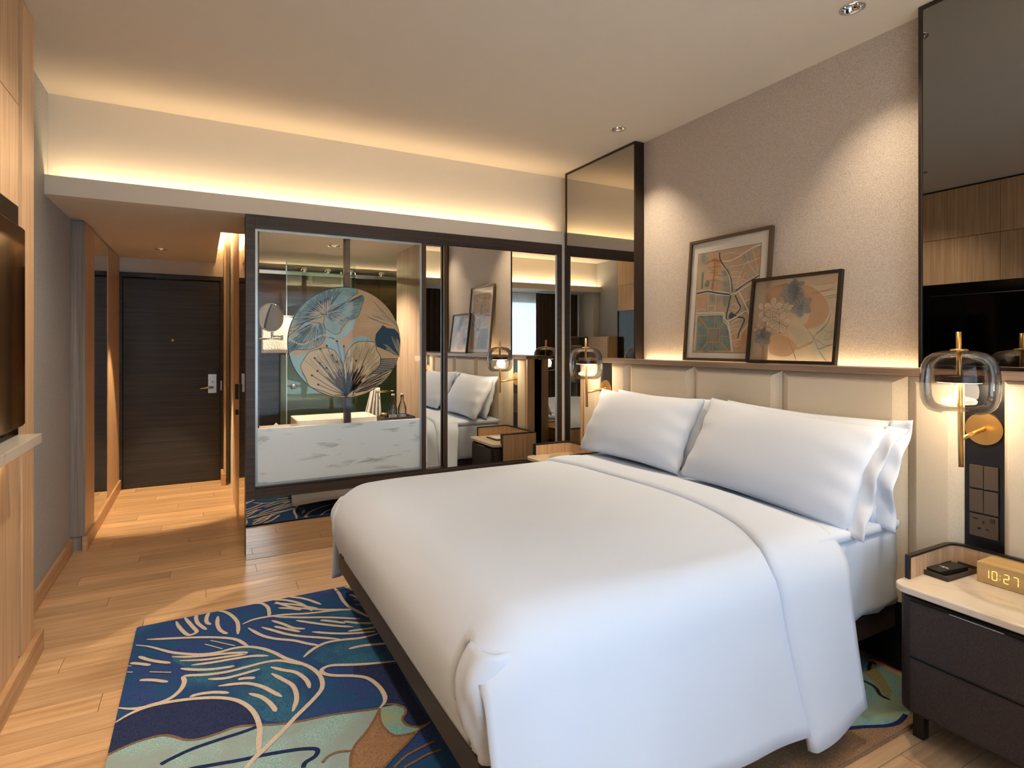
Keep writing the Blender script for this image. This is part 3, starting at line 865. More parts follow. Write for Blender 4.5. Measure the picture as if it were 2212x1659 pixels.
# shower screen
sh = thing('shower_screen', (1.1, 5.25, 0), 'frameless glass shower screen with a sliding door on a steel rail', 'shower screen')
box('fixed_pane', (1.10, 5.262, 0.01), (2.70, 5.270, 2.08), M_SHOWER, sh)
dp = box('sliding_pane', (0.640, 5.236, 0.01), (1.22, 5.244, 2.12), M_SHOWER, sh)
lathe('knob', [(0, -0.012), (0.022, -0.012), (0.024, 0.0), (0.022, 0.012), (0, 0.012)], (0.69, 5.228, 1.04), M_STEEL, dp, 28, M=ROT)
box('pane_edge', (0.634, 5.232, 0.01), (0.641, 5.248, 2.12), M_ALU, sh)
box('rail', (0.345, 5.246, 2.002), (1.62, 5.258, 2.036), M_STEEL, sh, 0.002)
for rx in (0.78, 0.98, 1.18, 1.46):
    lathe('roller', [(0, -0.010), (0.024, -0.010), (0.024, 0.010), (0, 0.010)], (rx, 5.232, 2.05), M_CHROME, sh, 20, M=ROT)
box('support_bar', (1.53, 4.92, 0.01), (1.545, 4.93, 2.10), M_BLACK, sh)

# tray with bottles on the counter
tr2 = thing('amenity_tray', (1.345, 4.42, 0.790), 'dark wooden tray holding two water bottles', 'tray')
boxes('tray_rim', [((1.22, 4.33, 0.791), (1.23, 4.52, 0.840)), ((1.465, 4.33, 0.791), (1.475, 4.52, 0.840)), ((1.23, 4.33, 0.791), (1.465, 4.34, 0.840)), ((1.23, 4.51, 0.791), (1.465, 4.52, 0.840))], M_DARKWOOD, tr2)
box('tray_floor', (1.23, 4.34, 0.791), (1.465, 4.51, 0.797), M_DARKWOOD, tr2)
BP = [(0.0, 0.0), (0.028, 0.0), (0.0325, 0.006), (0.0325, 0.10), (0.030, 0.118), (0.020, 0.145), (0.0125, 0.165), (0.0125, 0.205), (0.0, 0.205)]
for i, (bx_, by_, nm) in enumerate(((1.318, 4.40, 'left'), (1.392, 4.40, 'right'))):
    bt = thing('water_bottle', (bx_, by_, 0.797), 'glass water bottle with white patterned base, ' + ('nearer the round mirror' if i == 0 else 'nearer the oak side panel'), 'bottle', 'water bottles on the tray')
    lathe('body', BP, (bx_, by_, 0.798), M_CLEAR, bt, 28)
    lathe('label_band', [(0.0330, 0.006), (0.0330, 0.058)], (bx_, by_, 0.798), cloudy('bottle_print', [S(235, 238, 240), S(120, 130, 140)], 160), bt, 28)
    lathe('cap', [(0, 0), (0.014, 0), (0.014, 0.012), (0, 0.012)], (bx_, by_, 1.0035), M_ALU, bt, 20)
jar = thing('glass_jar', (1.265, 4.48, 0.797), 'small brown glass jar standing behind the water bottles', 'jar')
lathe('body', [(0, 0), (0.022, 0), (0.024, 0.004), (0.024, 0.045), (0, 0.045)], (1.265, 4.48, 0.798), M_CLEAR, jar, 24)
lathe('lid', [(0, 0.045), (0.025, 0.045), (0.025, 0.062), (0, 0.062)], (1.265, 4.48, 0.798), M_BRASS, jar, 24)
# folded tent card
cd = mk('folded_card', [(0.395, 4.26, 0.791), (0.515, 4.26, 0.791), (0.455, 4.29, 0.860), (0.395, 4.33, 0.791), (0.515, 4.33, 0.791)],
        [(0, 1, 2), (3, 4, 2), (0, 3, 2), (1, 4, 2), (0, 1, 4, 3)], M_PAPER)
tag(cd, 'white folded paper card shaped like a tent on the counter', 'card')

# ================================================================== HEADBOARD WALL
hb = thing('headboard', (2.70, 2.245, 0), 'cream upholstered panel headboard running behind bed and nightstands', 'headboard')
box('back_panel', (2.675, 0.80, 0.05), (2.705, 3.69, 1.268), M_DARKWOOD, hb)
box('ledge', (2.585, 0.79, 1.270), (2.735, 3.695, 1.300), wood('ledge_wood', S(120, 98, 82), S(160, 136, 116), (60, 2, 60), 0.45), hb, 0.002)
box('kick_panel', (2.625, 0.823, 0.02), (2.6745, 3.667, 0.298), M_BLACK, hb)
box('end_post', (2.60, 3.668, 0.05), (2.705, 3.69, 1.269), M_OAK, hb, 0.001)
box('end_post', (2.60, 0.80, 0.05), (2.705, 0.822, 1.269), M_OAK, hb, 0.001)
def cushion(y0, y1, z0=0.30, z1=1.266, x0=2.612, xb=2.674, bev=0.045, name='upholstered_panel', depth=0.03):
    """panel with sloping margins; the middle stands proud"""
    g = 0.0015; y0 += g; y1 -= g
    vs = []; fs = []
    loops = [(xb, 0, 0), (x0 + depth, 0, 0), (x0 + 0.004, bev - 0.004, 0.6*bev - 0.003), (x0, bev + 0.004, 0.6*bev + 0.005), (x0, bev + 0.02, 0.6*bev + 0.02)]
    for (x, iy, iz) in loops:
        vs += [(x, y0 + iy, z0), (x, y1 - iy, z0), (x, y1 - iy, z1 - iz), (x, y0 + iy, z1 - iz)]
    for k in range(len(loops) - 1):
        for i in range(4):
            a = k*4 + i; b = k*4 + (i+1) % 4
            fs.append((a, b, b + 4, a + 4))
    k = (len(loops) - 1)*4
    fs.append((k, k+1, k+2, k+3)); fs.append((0, 3, 2, 1))
    o = mk(name, vs, fs, M_UPH, hb, False)
    return o
for a, b in ((1.345, 1.945), (1.945, 2.545), (2.545, 3.145)): cushion(a, b)
for a, b in ((3.145, 3.350), (1.140, 1.345)): cushion(a, b, bev=0.04)
for a, b in ((3.480, 3.667), (0.823, 1.010)): cushion(a, b, bev=0.022, x0=2.60)
# dark service strips with switches
def strip(yc, label, side):
    t = thing('switch_strip', (2.66, yc, 0.06), label, 'switch panel', 'switch strips in the headboard')
    box('panel', (2.640, yc - 0.064, 0.06), (2.6745, yc + 0.064, 1.268), M_STRIP, t)
    rows = ((0.848, 0.936, 'switch'), (0.754, 0.842, 'switch'))
    for z0, z1, nm in rows if side == 'R' else rows[:1]:
        for dy in (-0.0235, 0.0235):
            box('rocker', (2.630, yc + dy - 0.0225, z0), (2.640, yc + dy + 0.0225, z1), M_PLASTIC, t, 0.0015)
    zs = 0.662 if side == 'R' else 0.756
    sk = box('socket', (2.631, yc - 0.046, zs), (2.640, yc + 0.046, zs + 0.086), M_PLASTIC, t, 0.0015)
    for (dy, dz, w, h) in ((0, 0.052, 0.006, 0.012), (-0.013, 0.030, 0.012, 0.006), (0.013, 0.030, 0.012, 0.006)):
        box('socket_hole', (2.630, yc + dy - w/2, zs + dz), (2.6315, yc + dy + w/2, zs + dz + h), M_BLACK, sk)
    box('socket_switch', (2.627, yc - 0.036, zs + 0.062), (2.632, yc - 0.022, zs + 0.078), M_BRONZE, sk, 0.001)
    box('usb_port', (2.630, yc + 0.018, zs + 0.066), (2.632, yc + 0.034, zs + 0.072), M_BLACK, sk)
strip(1.075, 'black switch strip in the headboard beside the alarm clock nightstand', 'R')
strip(3.414, 'black switch strip in the headboard beside the wardrobe mirrors', 'L')

area('led_strip_headboard', (2.763, 2.245, 1.285), (radians(180), 0, radians(90)), 1.80, 0.02, 2.4, WARM)

# tall mirrors
def tall_mirror(y0, y1, z0, label, glass):
    t = thing('tall_mirror', (2.75, (y0 + y1)/2, z0), label, 'mirror', 'bronze framed tall mirrors')
    frame_ring('frame', 'x', 2.706, 2.789, y0, y1, z0, ZC - 0.002, 0.014, M_BRONZED, t)
    box('mirror_glass', (2.712, y0 + 0.012, z0 + 0.012), (2.720, y1 - 0.012, ZC - 0.014), glass, t)
    return t
tall_mirror(3.170, 4.062, 0.004, 'full height bronze mirror between bathroom screen and pictures', M_MIRBR)
tall_mirror(0.20, 1.340, 1.302, 'tall bronze mirror above the ledge at the right side of the picture', M_MIRDK)

# ------------------------------------------------------------------ wall lamps
def wall_lamp(yc, label):
    t = thing('wall_lamp', (2.46, yc, 0.95), label, 'wall lamp', 'brass wall lamps at the headboard')
    lathe('wall_plate', [(0, 0), (0.060, 0), (0.061, 0.002), (0.061, 0.007), (0.0, 0.007)], (2.6395, yc, 1.078), M_BRASS, t, 48, False, M=Matrix.Rotation(radians(-90), 3, 'Y'))
    tube('arm', [(2.634, yc, 1.078), (2.462, yc + 0.002, 1.052)], [0.0085, 0.0075], M_BRASS, t, 16)
    tube('pole', [(2.463, yc, 0.95), (2.460, yc + 0.002, 1.21), (2.458, yc + 0.004, 1.30), (2.457, yc + 0.005, 1.448)], [0.0085, 0.0088, 0.0085, 0.0085], M_BRASS, t, 18)
    lathe('collar', [(0.0, 0), (0.027, 0), (0.028, 0.003), (0.024, 0.007), (0.009, 0.008), (0.009, 0.0)], (2.458, yc + 0.004, 1.378), M_BRASS, t, 32)
    lathe('lamp_cap', [(0.0, 0.0), (0.072, 0.0), (0.073, 0.002), (0.073, 0.023), (0.071, 0.025), (0.0, 0.025)], (2.458, yc + 0.004, 1.262), M_BRONZE, t, 48, False)
    led = lathe('led_disc', [(0.012, 0.0), (0.068, 0.0)], (2.458, yc + 0.004, 1.2612), emit('lamp_led', (1.0, 0.80, 0.55, 1), 26.0), t, 48)
    R_ = 0.121
    prof = [(0.016, 0.232), (0.05, 0.230), (0.082, 0.221), (0.103, 0.203), (0.115, 0.175), (0.1195, 0.140), (R_, 0.112)]
    prof2 = [(R_, 0.112), (0.1205, 0.085), (0.118, 0.055), (0.110, 0.028), (0.096, 0.010), (0.078, 0.003), (0.052, 0.001)]
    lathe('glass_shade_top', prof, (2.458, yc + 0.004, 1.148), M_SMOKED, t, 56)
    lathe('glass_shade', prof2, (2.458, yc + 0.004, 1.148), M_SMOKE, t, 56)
    d = bpy.data.lights.new('lamp_bulb', 'POINT'); d.energy = 1.1; d.color = WARM2; d.shadow_soft_size = 0.04
    o = bpy.data.objects.new('lamp_bulb', d); COL.objects.link(o); o.parent = t
    o.location = Vector((2.458, yc + 0.03, 1.225)) - Vector(t.location)
    return t
wall_lamp(1.075, 'brass wall lamp with smoked glass shade at the right of the bed')
wall_lamp(3.414, 'brass wall lamp with smoked glass shade beside the wardrobe mirrors')

# ------------------------------------------------------------------ framed pictures leaning on the ledge
def lean_map(y_left, z0, xb, tiltx):
    """local s runs to the right seen from the bed (towards -y), t up, h towards the room"""
    ca, sa = cos(tiltx), sin(tiltx)
    def m(s, t, h): return (xb + t*sa - h*ca, y_left - s, z0 + t*ca + h*sa)
    return m
def picture(name, y_left, w, h, xb, tiltx, fw, mat_frame, label, depth=0.024):
    m = lean_map(y_left, 1.3015, xb, tiltx)
    t = thing(name, (xb, y_left - w/2, 1.3015), label, 'picture')
    bm = bmesh.new()
    for (s0, s1, t0, t1) in ((0, w, 0, fw), (0, w, h - fw, h), (0, fw, fw, h - fw), (w - fw, w, fw, h - fw)):
        vs = [bm.verts.new(m(s, tt, hh)) for hh in (0, depth) for (s, tt) in ((s0, t0), (s1, t0), (s1, t1), (s0, t1))]
        for q in ((0,1,2,3), (7,6,5,4), (0,4,5,1), (1,5,6,2), (2,6,7,3), (3,7,4,0)): bm.faces.new([vs[i] for i in q])
    bmesh.ops.recalc_face_normals(bm, faces=bm.faces)
    from_bm('frame', bm, mat_frame, t)
    return t, m
M_FRAMEBR = plain('picture_frame_bronze', S(92, 74, 58), 0.4, 0.4)
p1, m1 = picture('map_picture', 2.700, 0.604, 0.758, 2.716, 0.085, 0.017, M_FRAMEBR, 'bronze framed city map print with white mount, the taller picture')
f = Flat(m1); f.poly([(0.014, 0.014), (0.59, 0.014), (0.59, 0.744), (0.014, 0.744)], 0.008); f.build('mount', M_PAPER, p1)
MX0, MX1, MY0, MY1 = 0.066, 0.530, 0.052, 0.672
MW, MH = MX1 - MX0, MY1 - MY0
p_map = cloudy('map_ground', [S(150, 152, 140), S(192, 172, 146), S(202, 174, 144), S(204, 158, 116)], 9)
f = Flat(m1); f.poly([(MX0 - .002, MY0 - .002), (MX1 + .002, MY0 - .002), (MX1 + .002, MY1 + .002), (MX0 - .002, MY1 + .002)], 0.0083); f.build('map_border', M_BLACK, p1)
f = Flat(m1); f.poly([(MX0, MY0), (MX1, MY0), (MX1, MY1), (MX0, MY1)], 0.0086); f.build('map_sheet', p_map, p1)
def mp_(px, py):
    """crop pixel of the map -> local coordinates"""
    u = (px - 130) / 715.0
    top = 352 + (215 - 352)*u; bot = 1527
    v = (bot - py) / (bot - top)
    u2 = u*1.0
    return (MX0 + MW*min(1, max(0, u2)), MY0 + MH*min(0.998, max(0.002, v)))
def MPL(txt): return [mp_(*[float(q) for q in w_.split(',')]) for w_ in txt.split()]
f = Flat(m1)
f.poly(MPL('175,1080 480,1080 500,1160 560,1300 590,1500 175,1510'), 0.0089)
f.poly(MPL('430,560 500,520 520,590 470,600'), 0.0089, 2); f.poly(MPL('185,570 215,560 210,760 190,770'), 0.0089)
f.poly(MPL('250,660 290,670 280,740 230,730'), 0.0089, 2)
f.build('map_teal', cloudy('map_teal', [S(104, 134, 134), S(150, 160, 150)], 14), p1)
f = Flat(m1)
for tx in ('550,840 530,980 515,1080 520,1140', '600,840 640,930 665,985 640,1040 600,1080', '560,1060 600,1080 650,1100 700,1110 715,1140 690,1220 665,1290 655,1350', '390,320 400,400 440,470 500,560 540,640 555,740 560,800', '140,825 210,810 280,795 360,810 450,825 540,828', '840,605 760,660 680,720 600,790'):
    f.ribbon(MPL(tx), 0.008, 0.0094, False, 4)
f.poly(MPL('540,1080 570,1040 600,1070 590,1110 545,1120'), 0.0093, 2)
f.build('map_river', plain('map_navy', S(66, 84, 102), 0.6), p1)
f = Flat(m1)
W_ = [('420,470 480,545 525,630 545,730 552,800', .007), ('140,800 280,782 430,800 540,815', .008), ('140,840 280,815 430,835 540,845', .007), ('545,830 600,815 650,780 760,700 845,620', .009), ('610,760 700,690 840,590', .006),
      ('140,1060 300,1055 450,1052 490,1065 495,1120 540,1170 570,1300 610,1520', .011), ('140,1085 300,1080 460,1075 480,1100 490,1160 530,1190 560,1290 595,1520', .006), ('155,1080 155,1510', .010), ('540,1150 640,1090 730,1025 770,1100 780,1150 690,1290 685,1370', .009), ('640,800 680,880 720,960 760,1050 790,1120', .012),
      ('705,920 800,860 845,830', .008), ('285,820 295,960 290,1040', .004), ('380,830 380,1000 378,1040', .004), ('430,430 520,425 620,370 760,270 845,230', .012), ('520,495 640,475 760,430 845,385', .005), ('690,330 740,480 830,600', .004), ('760,300 800,420 830,560', .004), ('600,760 640,600 680,480 720,430', .004),
      ('540,620 600,615 660,620', .004), ('545,580 575,550 650,570', .004), ('555,690 620,690', .004), ('560,1190 640,1130 700,1120', .004), ('560,1225 640,1190 690,1180', .004), ('570,1260 640,1235 650,1265 580,1310', .004), ('300,970 365,965 360,1030 300,1030 300,970', .004), ('150,1030 200,1010 260,1020 265,1040', .004), ('560,970 600,940 650,985 610,1020 555,985', .004),
      ('595,1390 650,1375 690,1370', .006), ('615,1420 640,1400 675,1410 670,1440 640,1450 620,1425', .004), ('500,330 560,320 600,300', .004), ('440,350 520,330 600,340 700,300', .004), ('650,680 700,560', .004), ('670,640 720,670', .004)]
for tx, w_ in W_: f.ribbon(MPL(tx), w_*0.80, 0.0098, False, 4)
f.build('map_roads', plain('map_road', S(226, 220, 206), 0.6), p1)
f = Flat(m1)
for tx, w_ in (('340,400 342,520 340,650 328,775', .006), ('225,470 290,430 400,420', .006), ('265,520 330,500 420,495', .004), ('285,575 390,565', .004), ('290,540 340,545', .003), ('285,660 380,655', .004), ('325,690 325,775 375,770 380,690', .003), ('340,600 480,602', .003), ('300,420 350,400 390,440', .006)):
    f.ribbon(MPL(tx), w_*0.7, 0.0101, False, 3)
f.build('map_red_roads', plain('map_red', S(186, 98, 52), 0.6), p1)
f = Flat(m1)
for tx, w_ in (('180,1095 300,1240', .014), ('480,1190 440,1240', .01), ('240,1510 310,1400', .014), ('470,1400 550,1500', .014), ('310,1240 450,1240 450,1400 310,1400 310,1240', .014), ('175,1330 300,1330', .008), ('460,1330 545,1330', .008), ('380,1080 380,1230', .01), ('380,1410 380,1510', .01)):
    f.ribbon(MPL(tx), w_*0.7, 0.0096, False, 1)
f.build('map_square', plain('map_sand', S(196, 152, 112), 0.6), p1)
f = Flat(m1); f.poly(MPL('330,1265 435,1265 435,1380 330,1380'), 0.0099); f.build('map_square_core', plain('map_grey', S(150, 144, 132), 0.6), p1)
f = Flat(m1); f.poly([(0.017, 0.017), (0.587, 0.017), (0.587, 0.741), (0.017, 0.741)], 0.018); f.build('glazing', thin_glass('picture_glass', (1, 1, 1, 1), 0.55), p1)

p2, m2 = picture('flower_picture', 2.186, 0.512, 0.466, 2.672, 0.125, 0.015, plain('picture_frame_black', S(44, 36, 32), 0.4, 0.3), 'dark framed translucent flower print leaning in front of the map')
PX0, PX1, PY0, PY1 = 0.015, 0.497, 0.015, 0.451
f = Flat(m2); f.poly([(PX0, PY0), (PX1, PY0), (PX1, PY1), (PX0, PY1)], 0.008); f.build('print_film', cloudy('film_ground', [S(160, 170, 158), S(196, 178, 150), S(204, 170, 138)], 6, 0.5, 0.66), p2)
def fp_(px, py):
    u = (px - 110) / 1270.0
    top = 285 + (140 - 285)*u; bot = 1535
    return (PX0 + (PX1 - PX0)*min(1, max(0, u)), PY0 + (PY1 - PY0)*min(0.998, max(0.002, (bot - py)/(bot - top))))
def FPL(txt): return [fp_(*[float(q) for q in w_.split(',')]) for w_ in txt.split()]
f = Flat(m2)
f.poly(FPL('300,480 420,360 600,310 800,310 980,350 1120,450 1230,590 1270,750 1220,900 1100,1000 950,1000 1000,800 900,600 700,560 500,600 330,620'), 0.0085, 3)
f.poly(FPL('420,1180 560,1130 700,1160 830,1270 850,1340 760,1450 600,1470 430,1400'), 0.0085, 3)
f.build('print_wash', cloudy('film_orange', [S(208, 158, 120), S(192, 154, 124)], 7, 0.5, 0.5), p2)
LINES2 = Flat(m2)
def petals(fl, c, n, r, e, h, rot=0):
    for k in range(n):
        a = rot + 2*pi*k/n
        s0, t0 = c
        tip = (s0 + r*cos(a), t0 + r*sin(a))
        q = (-sin(a)*r*e, cos(a)*r*e)
        mid = (s0 + 0.6*r*cos(a), t0 + 0.6*r*sin(a))
        P_ = [(s0, t0), (mid[0] + q[0], mid[1] + q[1]), tip, (mid[0] - q[0], mid[1] - q[1])]
        fl.poly(P_, h + 0.00006*k, 4)
        LINES2.ribbon(P_ + [P_[0]], 0.0013, 0.0104, False, 4)
        for j_ in (-0.4, 0.0, 0.4): LINES2.ribbon([(s0 + .25*(tip[0]-s0), t0 + .25*(tip[1]-t0)), (mid[0] + q[0]*j_, mid[1] + q[1]*j_), (s0 + .85*(tip[0]-s0) + q[0]*j_*.5, t0 + .85*(tip[1]-t0) + q[1]*j_*.5)], 0.0008, 0.0104, True, 3)
f = Flat(m2)
for (px, py, r_, n_, ro) in ((440, 700, .060, 5, .3), (560, 940, .066, 6, .1), (280, 740, .05, 3, 2.2), (400, 860, .05, 5, .8), (230, 1040, .035, 4, .2), (640, 720, .05, 2, .3), (420, 1100, .04, 3, 4.4)):
    petals(f, fp_(px, py), n_, r_, 0.34, 0.0090 + 0.0001*n_, ro)
f.build('print_flower', plain('film_cream', S(216, 192, 166), 0.6), p2)
f = Flat(m2)
for (px, py, r_, n_, ro) in ((680, 440, .058, 6, .2), (780, 380, .05, 5, .6), (870, 660, .062, 6, .5), (770, 520, .045, 5, .2), (320, 1170, .055, 6, .4), (300, 1110, .035, 5, .1)):
    petals(f, fp_(px, py), n_, r_, 0.30, 0.0087 + 0.0001*n_, ro)
f.build('print_flower', cloudy('film_grey', [S(136, 142, 146), S(164, 160, 152)], 20, 0.6), p2)
f = Flat(m2)
for tx in ('940,970 1010,1060 1090,1180 1150,1320 1220,1440 1290,1535', '1290,790 1270,920 1180,1040 1100,1120 1085,1190', '1110,1180 1180,1230 1240,1280 1330,1270', '850,1340 950,1280 1080,1220', '860,1350 960,1300 1080,1230', '1170,1340 1260,1300 1370,1250', '690,1110 740,1250 820,1420 860,1535', '1190,1030 1270,1060 1370,1050', '1240,1190 1260,1100 1330,1080 1310,1180 1240,1190', '1000,450 1130,440 1310,370', '1120,440 1330,400', '1190,520 1340,480', '1200,550 1350,520', '1060,330 1310,300'):
    f.ribbon(FPL(tx), 0.0026, 0.0086, False, 3)
f.build('print_lines', plain('film_line', S(132, 122, 108), 0.6), p2)
LINES2.build('petal_lines', plain('petal_line', S(96, 86, 82), 0.6), p2)
f = Flat(m2); f.poly([(PX0, PY0), (PX1, PY0), (PX1, PY1), (PX0, PY1)], 0.018); f.build('glazing', thin_glass('picture_glass_2', (1, 1, 1, 1), 0.55), p2)

# ================================================================== NIGHTSTANDS
def nightstand(sgn, y_in, label, group):
    """sgn +1: stands at +y side of the bed; y_in is the edge towards the bed"""
    W = 0.50
    ya, yb = (y_in, y_in + W) if sgn > 0 else (y_in - W, y_in)
    yc = (ya + yb)/2
    t = thing('nightstand', (2.40, yc, 0), label, 'nightstand', group)
    xf, xb = 2.205, 2.598
    body = rounded_rect(xf, ya, xb, yb, 0.045, 6, (1, 0, 0, 1))
    extrude_poly('carcass', rounded_rect(xf + 0.004, ya, xb, yb, 0.045, 6, (1, 0, 0, 1)), 0.105, 0.505, M_LEATHER, t)
    extrude_poly('neck', rounded_rect(xf + 0.02, ya + 0.012, xb - 0.01, yb - 0.012, 0.04, 6, (1, 0, 0, 1)), 0.505, 0.522, M_BLACK, t)
    extrude_poly('top', rounded_rect(xf - 0.022, ya - 0.008, xb - 0.012, yb + 0.008, 0.05, 8, (1, 1, 1, 1)), 0.522, 0.548, M_MARBLE2, t, 0.006)
    for z0, z1 in ((0.306, 0.500), (0.112, 0.302)):
        d = box('drawer', (xf - 0.012, ya + 0.050, z0), (xf + 0.01, yb - 0.050, z1), M_LEATHER, t, 0.002)
        frame_ring('piping', 'x', xf - 0.0135, xf - 0.010, ya + 0.050, yb - 0.050, z0, z1, 0.0035, M_BLACK, d, 0)
        if z0 > 0.3:
            box('pull', (xf - 0.017, yc - 0.075, z1 + 0.001), (xf + 0.004, yc + 0.075, z1 + 0.005), M_STEEL, d, 0.001)
    for yy in (ya + 0.055, yb - 0.055):
        for xx in (xf + 0.055, xb - 0.06):
            box('leg', (xx - 0.018, yy - 0.018, 0.0005), (xx + 0.018, yy + 0.018, 0.105), M_BLACK, t, 0.002)
    # raised gallery round sides and back: oak with a dark edge
    x0 = 2.268
    g0, g1, th = 0.5485, 0.633, 0.014
    e_ = 0.002
    out = [(x0, ya + e_)] + [(xb - 0.055 - 0.012 + 0.055*sin(a), ya + e_ + 0.055*(1 - cos(a))) for a in [pi/2*k/8 for k in range(9)]]
    out += [(xb - 0.055 - 0.012 + 0.055*cos(a), yb - e_ - 0.055*(1 - sin(a))) for a in [pi/2*k/8 for k in range(9)]] + [(x0, yb - e_)]
    def offset(P, d):
        R = []
        for i, p in enumerate(P):
            a = Vector(P[max(i-1, 0)]); b = Vector(P[min(i+1, len(P)-1)])
            tv = (b - a).normalized(); R.append((p[0] - tv.y*d, p[1] + tv.x*d))
        return R
    inn = offset(out, th); o2 = offset(out, -0.002); i2 = offset(out, th + 0.002)
    extrude_poly('gallery', out + inn[::-1], g0, g1 - 0.008, M_OAK, t)
    extrude_poly('gallery_edge', o2 + i2[::-1], g1 - 0.008, g1, M_BLACK, t)
    for k in (0, -1):
        p = out[k]; q = inn[k]
        box('gallery_edge', (x0 - 0.004, min(p[1], q[1]) - 0.002, g0), (x0 + 0.001, max(p[1], q[1]) + 0.002, g1), M_BLACK, t)
    # full height oak side on the end away from the bed
    yo0, yo1 = (yb + 0.009, yb + 0.023) if sgn > 0 else (ya - 0.023, ya - 0.009)
    box('side_panel', (x0, yo0, 0.10), (xb, yo1, g1 - 0.008), M_OAK, t)
    boxes('side_panel_edge', [((x0 - 0.004, yo0 - 0.001, 0.10), (x0, yo1 + 0.001, g1)), ((x0, yo0 - 0.001, g1 - 0.008), (xb, yo1 + 0.001, g1))], M_BLACK, t)
    return t
nightstand(-1, 1.165, 'brown leather nightstand carrying the alarm clock', 'leather nightstands beside the bed')
nightstand(+1, 3.325, 'brown leather nightstand between the bed and the wardrobe mirrors', 'leather nightstands beside the bed')

# alarm clock with glowing digits
ck = thing('alarm_clock', (2.53, 0.93, 0.548), 'light wooden block alarm clock showing 10:27', 'clock')
CK = wood('clock_maple', S(196, 158, 102), S(220, 184, 128), (60, 2, 30), 0.5)
box('case', (2.462, 0.835, 0.549), (2.590, 1.026, 0.620), CK, ck, 0.0015)
f = Flat(lambda s, t, h: (2.462 - h, 1.026 - s, 0.549 + t))
SEG = {'0': 'abcdef', '1': 'bc', '2': 'abged', '7': 'abc'}
def digit(fl, ch, s0, t0, w, h):
    th = 0.0022
    L = {'a': [(s0, t0+h), (s0+w, t0+h)], 'b': [(s0+w, t0+h), (s0+w, t0+h/2)], 'c': [(s0+w, t0+h/2), (s0+w, t0)], 'd': [(s0, t0), (s0+w, t0)],
         'e': [(s0, t0), (s0, t0+h/2)], 'f': [(s0, t0+h/2), (s0, t0+h)], 'g': [(s0, t0+h/2), (s0+w, t0+h/2)]}
    for sg in SEG[ch]:
        a, b = L[sg]
        k = 0.08
        a2 = (a[0] + (b[0]-a[0])*k, a[1] + (b[1]-a[1])*k); b2 = (b[0] + (a[0]-b[0])*k, b[1] + (a[1]-b[1])*k)
        fl.ribbon([a2, b2], th, 0.0006, False, 1)
for ch, s0 in (('1', 0.022), ('0', 0.046), ('2', 0.080), ('7', 0.106)):
    digit(f, ch, s0, 0.020, 0.014, 0.030)
for tt in (0.028, 0.041): f.disc((0.069, tt), 0.0013, 0.0006, 8)
f.build('digits', emit('clock_digits', (1.0, 0.62, 0.12, 1), 1.6), ck)

# leather tray with a small black card box
lt = thing('valet_tray', (2.46, 1.108, 0.548), 'small brown leather tray on the nightstand by the alarm clock', 'tray')
TM = Matrix.Translation((2.462, 1.108, 0)) @ Matrix.Rotation(radians(-3), 4, 'Z')
def tb(a, b, name, mat, par, bev=0.0008, zrot=None):
    bm = bmesh.new(); bm_box(bm, a, b)
    bmesh.ops.bevel(bm, geom=list(bm.edges), offset=bev, segments=1, affect='EDGES')
    bmesh.ops.transform(bm, matrix=zrot or TM, verts=bm.verts)
    return from_bm(name, bm, mat, par)
M_TRAY = plain('tray_leather', S(66, 54, 48), 0.5, noise=0.1, nscale=200)
tb((-0.105, -0.045, 0.549), (0.105, 0.045, 0.553), 'tray_floor', M_TRAY, lt)
for i, (a, b) in enumerate((((-0.105, -0.045, 0.553), (-0.101, 0.045, 0.566)), ((0.101, -0.045, 0.553), (0.105, 0.045, 0.566)), ((-0.101, -0.045, 0.553), (0.101, -0.041, 0.566)), ((-0.101, 0.041, 0.553), (0.101, 0.045, 0.566)))):
    tb(a, b, 'tray_side', M_TRAY, lt)
cb = thing('card_box', (2.45, 1.11, 0.553), 'small black box with pale lettering lying in the leather tray', 'box')
CM = Matrix.Translation((2.450, 1.115, 0)) @ Matrix.Rotation(radians(-9), 4, 'Z')
tb((-0.075, -0.027, 0.5535), (0.075, 0.027, 0.571), 'box_body', plain('card_black', S(34, 31, 30), 0.45), cb, 0.001, CM)
f = Flat(lambda s, t, h: tuple(CM @ Vector((s, t, 0.5712 + h))))
for k, (s, t) in enumerate(((-0.016, 0.013), (-0.010, 0.006), (-0.020, 0.000), (-0.012, -0.006), (-0.017, -0.013))):
    f.ribbon([(s - 0.004, t + 0.002), (s + 0.003, t - 0.003)], 0.0045, 0.0003, False, 1)
f.build('lettering', plain('card_print', S(214, 208, 200), 0.6), cb)
# notepad and pen tray on the far nightstand
np_ = thing('notepad_tray', (2.36, 3.55, 0.548), 'dark leather notepad holder on the nightstand near the wardrobe', 'notepad')
bm = bmesh.new(); bm_box(bm, (2.30, 3.45, 0.549), (2.44, 3.66, 0.556)); from_bm('holder', bm, M_TRAY, np_)
box('paper', (2.312, 3.475, 0.5565), (2.428, 3.635, 0.560), M_PAPER, np_)

# ================================================================== BED
bed = thing('bed', (1.65, 2.25, 0), 'low brown double bed frame under white bedding', 'bed')
boxes('rail', [((0.645, 1.375, 0.200), (0.690, 3.140, 0.292))], M_BEDFR, bed, 0.003)
for ya, yb in ((1.375, 1.415), (3.100, 3.140)):
    box('rail', (0.690, ya, 0.200), (2.600, yb, 0.292), M_BEDFR, bed, 0.003)
box('slat_base', (0.690, 1.415, 0.255), (2.600, 3.100, 0.285), M_BEDFR, bed)
box('plinth', (0.95, 1.62, 0.016), (2.58, 2.88, 0.200), M_DARK, bed)

